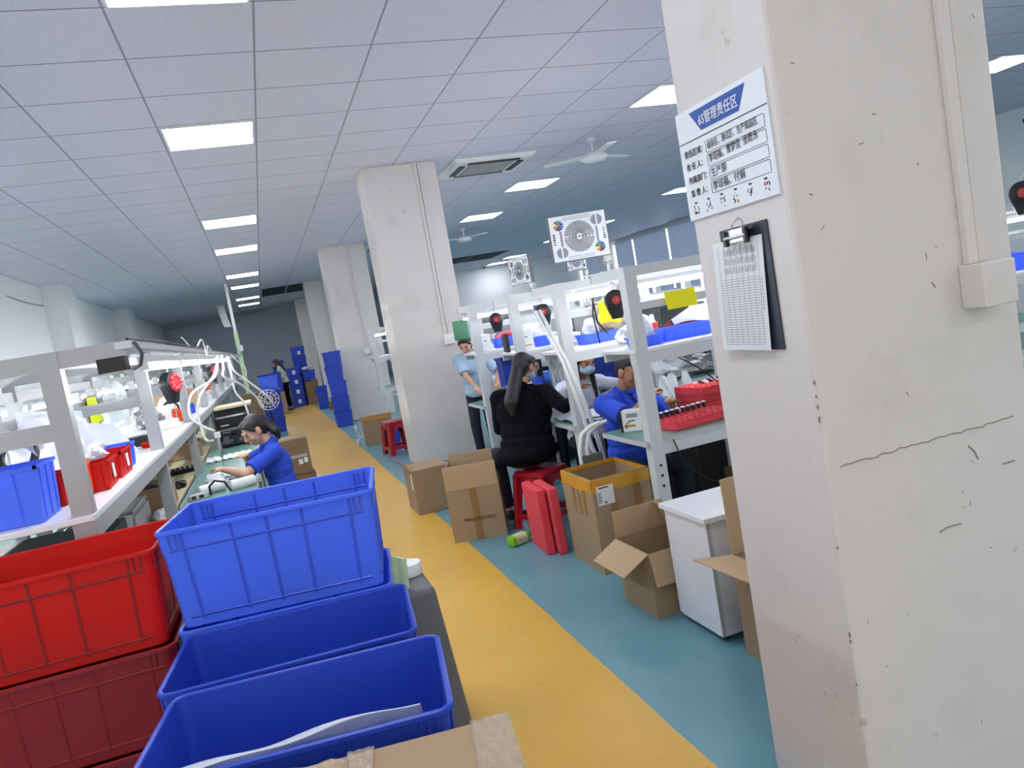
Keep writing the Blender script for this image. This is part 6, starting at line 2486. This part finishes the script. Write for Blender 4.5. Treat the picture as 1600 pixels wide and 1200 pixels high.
    h.ell(H(0, -0.032, 0.046), (0.081 * sc, 0.092 * sc, 0.083 * sc), HM)
    h.ell(H(0, -0.055, 0.010), (0.077 * sc, 0.066 * sc, 0.082 * sc), HM)
    h.ell(H(0, 0.022, 0.088), (0.060 * sc, 0.050 * sc, 0.032 * sc), HM)
    if hair != 'short':
        for s in (-1, 1):
            h.cap(H(s * 0.045, 0.050, 0.085), H(s * 0.074, 0.020, 0.020), 0.020 * sc, 0.012 * sc, 8)
        h.ell(H(0, -0.06, -0.04), (0.060 * sc, 0.040 * sc, 0.05 * sc), HM)
    if hair == 'ponytail':
        a0 = H(0, -0.115, 0.035)
        h.ell(a0, (0.035 * sc, 0.035 * sc, 0.035 * sc))
        tl_ = hc + Vector((0, -0.165, -0.03)) * sc
        h.cap(a0, tl_, 0.036 * sc, 0.040 * sc)
        h.cap(tl_, tl_ + Vector((0, -0.015, -hair_len)) * sc, 0.042 * sc, 0.014 * sc)
    elif hair == 'low':
        a0 = H(0, -0.095, -0.04)
        bk = T(0.0, -0.135 * f - 0.02, 0.40)
        h.cap(a0, bk, 0.052 * sc, 0.058 * sc)
        h.cap(bk, T(0.0, -0.135 * f - 0.02, 0.40 - hair_len), 0.058 * sc, 0.020 * sc)
    elif hair == 'long':
        for s in (-1, 1):
            h.cap(H(s * 0.070, 0.0, 0.03), H(s * 0.078, 0.005, -0.10), 0.022 * sc, 0.026 * sc)
            c0 = H(s * 0.078, 0.005, -0.10)
            h.cap(c0, Vector((c0.x * 1.05, c0.y + 0.02, c0.z - hair_len * sc)), 0.028 * sc, 0.014 * sc)
        h.cap(H(0, -0.085, 0.0), T(0, -0.11 * f, 0.38), 0.060 * sc, 0.06 * sc)
    hair_o = bake(h, 'hair', 'hair', root, 0.0065, 3)
    if hair == 'ponytail':
        c = MB()
        a0 = H(0, -0.112, 0.035)
        ax = [a0 + HM @ (Vector((0.033 * math.cos(a), 0.0, 0.033 * math.sin(a))) * sc) for a in [2 * PI * k / 14 for k in range(15)]]
        c.tube(ax, 0.006 * sc, 6)
        c.build('hair_tie', 'black', hair_o, smooth=60)
    return root


# seated girl in blue polo at the left bench, facing the bench (-X)
person('person in royal blue polo with tied hair seated at the green table', (-0.01, 5.92, 0), 90, seat=0.40, lean=7, hp=30, hy=26,
       lh=(-0.41, 5.80, 0.87), rh=(-0.26, 6.02, 0.91), shirt='shirt_blue', hair='ponytail', hair_len=0.06, sc=0.93, logo=(-0.09, 0.33), voxel=0.006,
       lpole=(-0.8, -0.4, -0.25), rpole=(0.8, -0.4, -0.25))
t = thing('chair', 'cream-backed low chair under the seated girl in the blue polo', 'chair', (0.02, 5.92, 0))
b = MB()
b.box((-0.16, -0.19, 0.37), (0.20, 0.19, 0.398))
b.build('seat', 'beige_top', t, bevel=0.008)
b = MB()
b.tube([(0.19, -0.15, 0.40), (0.215, -0.16, 0.62), (0.215, 0.16, 0.62), (0.19, 0.15, 0.40)], 0.013, 8)
b.box((0.205, -0.15, 0.54), (0.22, 0.15, 0.64))
b.build('backrest', 'beige_top', t)
for sx in (-0.13, 0.16):
    for sy in (-0.15, 0.15):
        b = MB()
        b.cyl((sx * 1.08, sy * 1.08, 0), (sx, sy, 0.37), 0.012, n=8)
        b.build('leg', 'grey_metal', t, smooth=40)

# woman standing far away by the crates
person('long-haired person in cream jacket standing far down the aisle by navy crates', (0.50, 22.2, 0), 80, lean=12, hp=14, hy=0, lh=(0.26, 22.1, 0.95), rh=(0.26, 22.35, 0.95),
       shirt='cream_jacket', sleeve='long', pants='shirt_black', hair='long', hair_len=0.10, sc=0.90, voxel=0.012, collar=False)

# big person in black, back turned, on the red stool
person('person in black sweater on the red stool, back turned, low ponytail', (1.737, 5.335, 0), 2, twist=-44, hem=True, seat=0.45, lean=9, hp=20, hy=-56, lh=(1.86, 5.66, 0.74), rh=(2.10, 5.18, 0.90),
       shirt='shirt_black', sleeve='long', hair='low', hair_len=0.09, fat=1.42, sc=0.98, mask=True, voxel=0.007, rpole=(0.5, -0.8, -0.45), lpole=(-0.8, 0.1, -0.4))

# man in blue polo behind the nearest table
person('short-haired person in royal blue polo behind the red trays, hand raised to chest', (2.25, 4.67, 0), 188, seat=0.365, lean=4, hp=24, hy=8,
       rh=(2.33, 4.44, 0.92), lh=(2.45, 4.36, 0.85), shirt='shirt_blue', hair='short', skin='skin_deep', sc=0.97, fat=1.12, voxel=0.006, rpole=(0.9, 0.35, -0.5), lpole=(-0.3, 0.4, -0.5), curl=0.9, logo=(-0.09, 0.33))

# masked woman in white jacket behind the second table
person('person in white jacket and blue face mask working at the second table', (2.37, 5.70, 0), 182, seat=0.41, lean=10, hp=16, hy=12,
       rh=(2.25, 5.46, 0.95), lh=(2.50, 5.37, 0.87), shirt='jacket_white', sleeve='mid', hair='long', hair_len=0.22, skin='skin_deep', mask=True, sc=0.96, voxel=0.006, rpole=(0.6, 0.5, -0.1), lpole=(-0.9, 0.3, -0.1), curl=0.5)
# others behind
person('long-haired person in mid blue top with bowed head, behind the person in black', (2.35, 6.80, 0), 172, seat=0.44, lean=16, hp=34, hy=0, shirt='sweat_blue', sleeve='long', hair='long', hair_len=0.26, sc=0.96, lh=(2.40, 6.53, 0.86), rh=(2.18, 6.53, 0.86), lpole=(-0.8, 0.2, -0.3), rpole=(0.8, 0.2, -0.3),
       voxel=0.009, collar=False)
person('person with dark hair glimpsed over the shoulder of the person in black, looking sideways', (2.88, 8.22, 0), 172, seat=0.38, lean=14, hp=20, hy=-45, shirt='shirt_black', sleeve='long', hair='ponytail', hair_len=0.1, sc=0.92, voxel=0.009, collar=False)
person('person in white hood and mask behind the long-haired one in mid blue', (3.12, 9.7, 0), 175, seat=0.50, lean=8, hp=22, hy=-10, shirt='jacket_white', sleeve='long', hair='short', mask=True, sc=0.98, voxel=0.01, collar=False)
person('person in pale blue printed T-shirt standing next to the nearer pillar', (2.20, 8.18, 0), 150, lean=10, hp=35, hy=0, shirt='sky_shirt', sleeve='short', hair='ponytail', hair_len=0.12, sc=0.90, voxel=0.009, collar=False,
       lh=(2.34, 7.84, 0.90), rh=(2.10, 7.86, 0.90))
person('person in black and white plaid shirt, upper body seen below the second shelf', (3.05, 6.75, 0), 200, lean=4, hp=10, shirt='plaid', sleeve='long', hair='short', sc=1.0, fat=1.1, voxel=0.01, collar=False, pants='shirt_black')
person('person in blue polo seated in the gap between the two white pillars, mostly hidden', (1.98, 10.22, 0), -30, seat=0.46, lean=8, hp=15, shirt='shirt_blue', hair='short', sc=1.0, voxel=0.011, lh=(1.95, 10.6, 0.85), rh=(2.2, 10.6, 0.85))
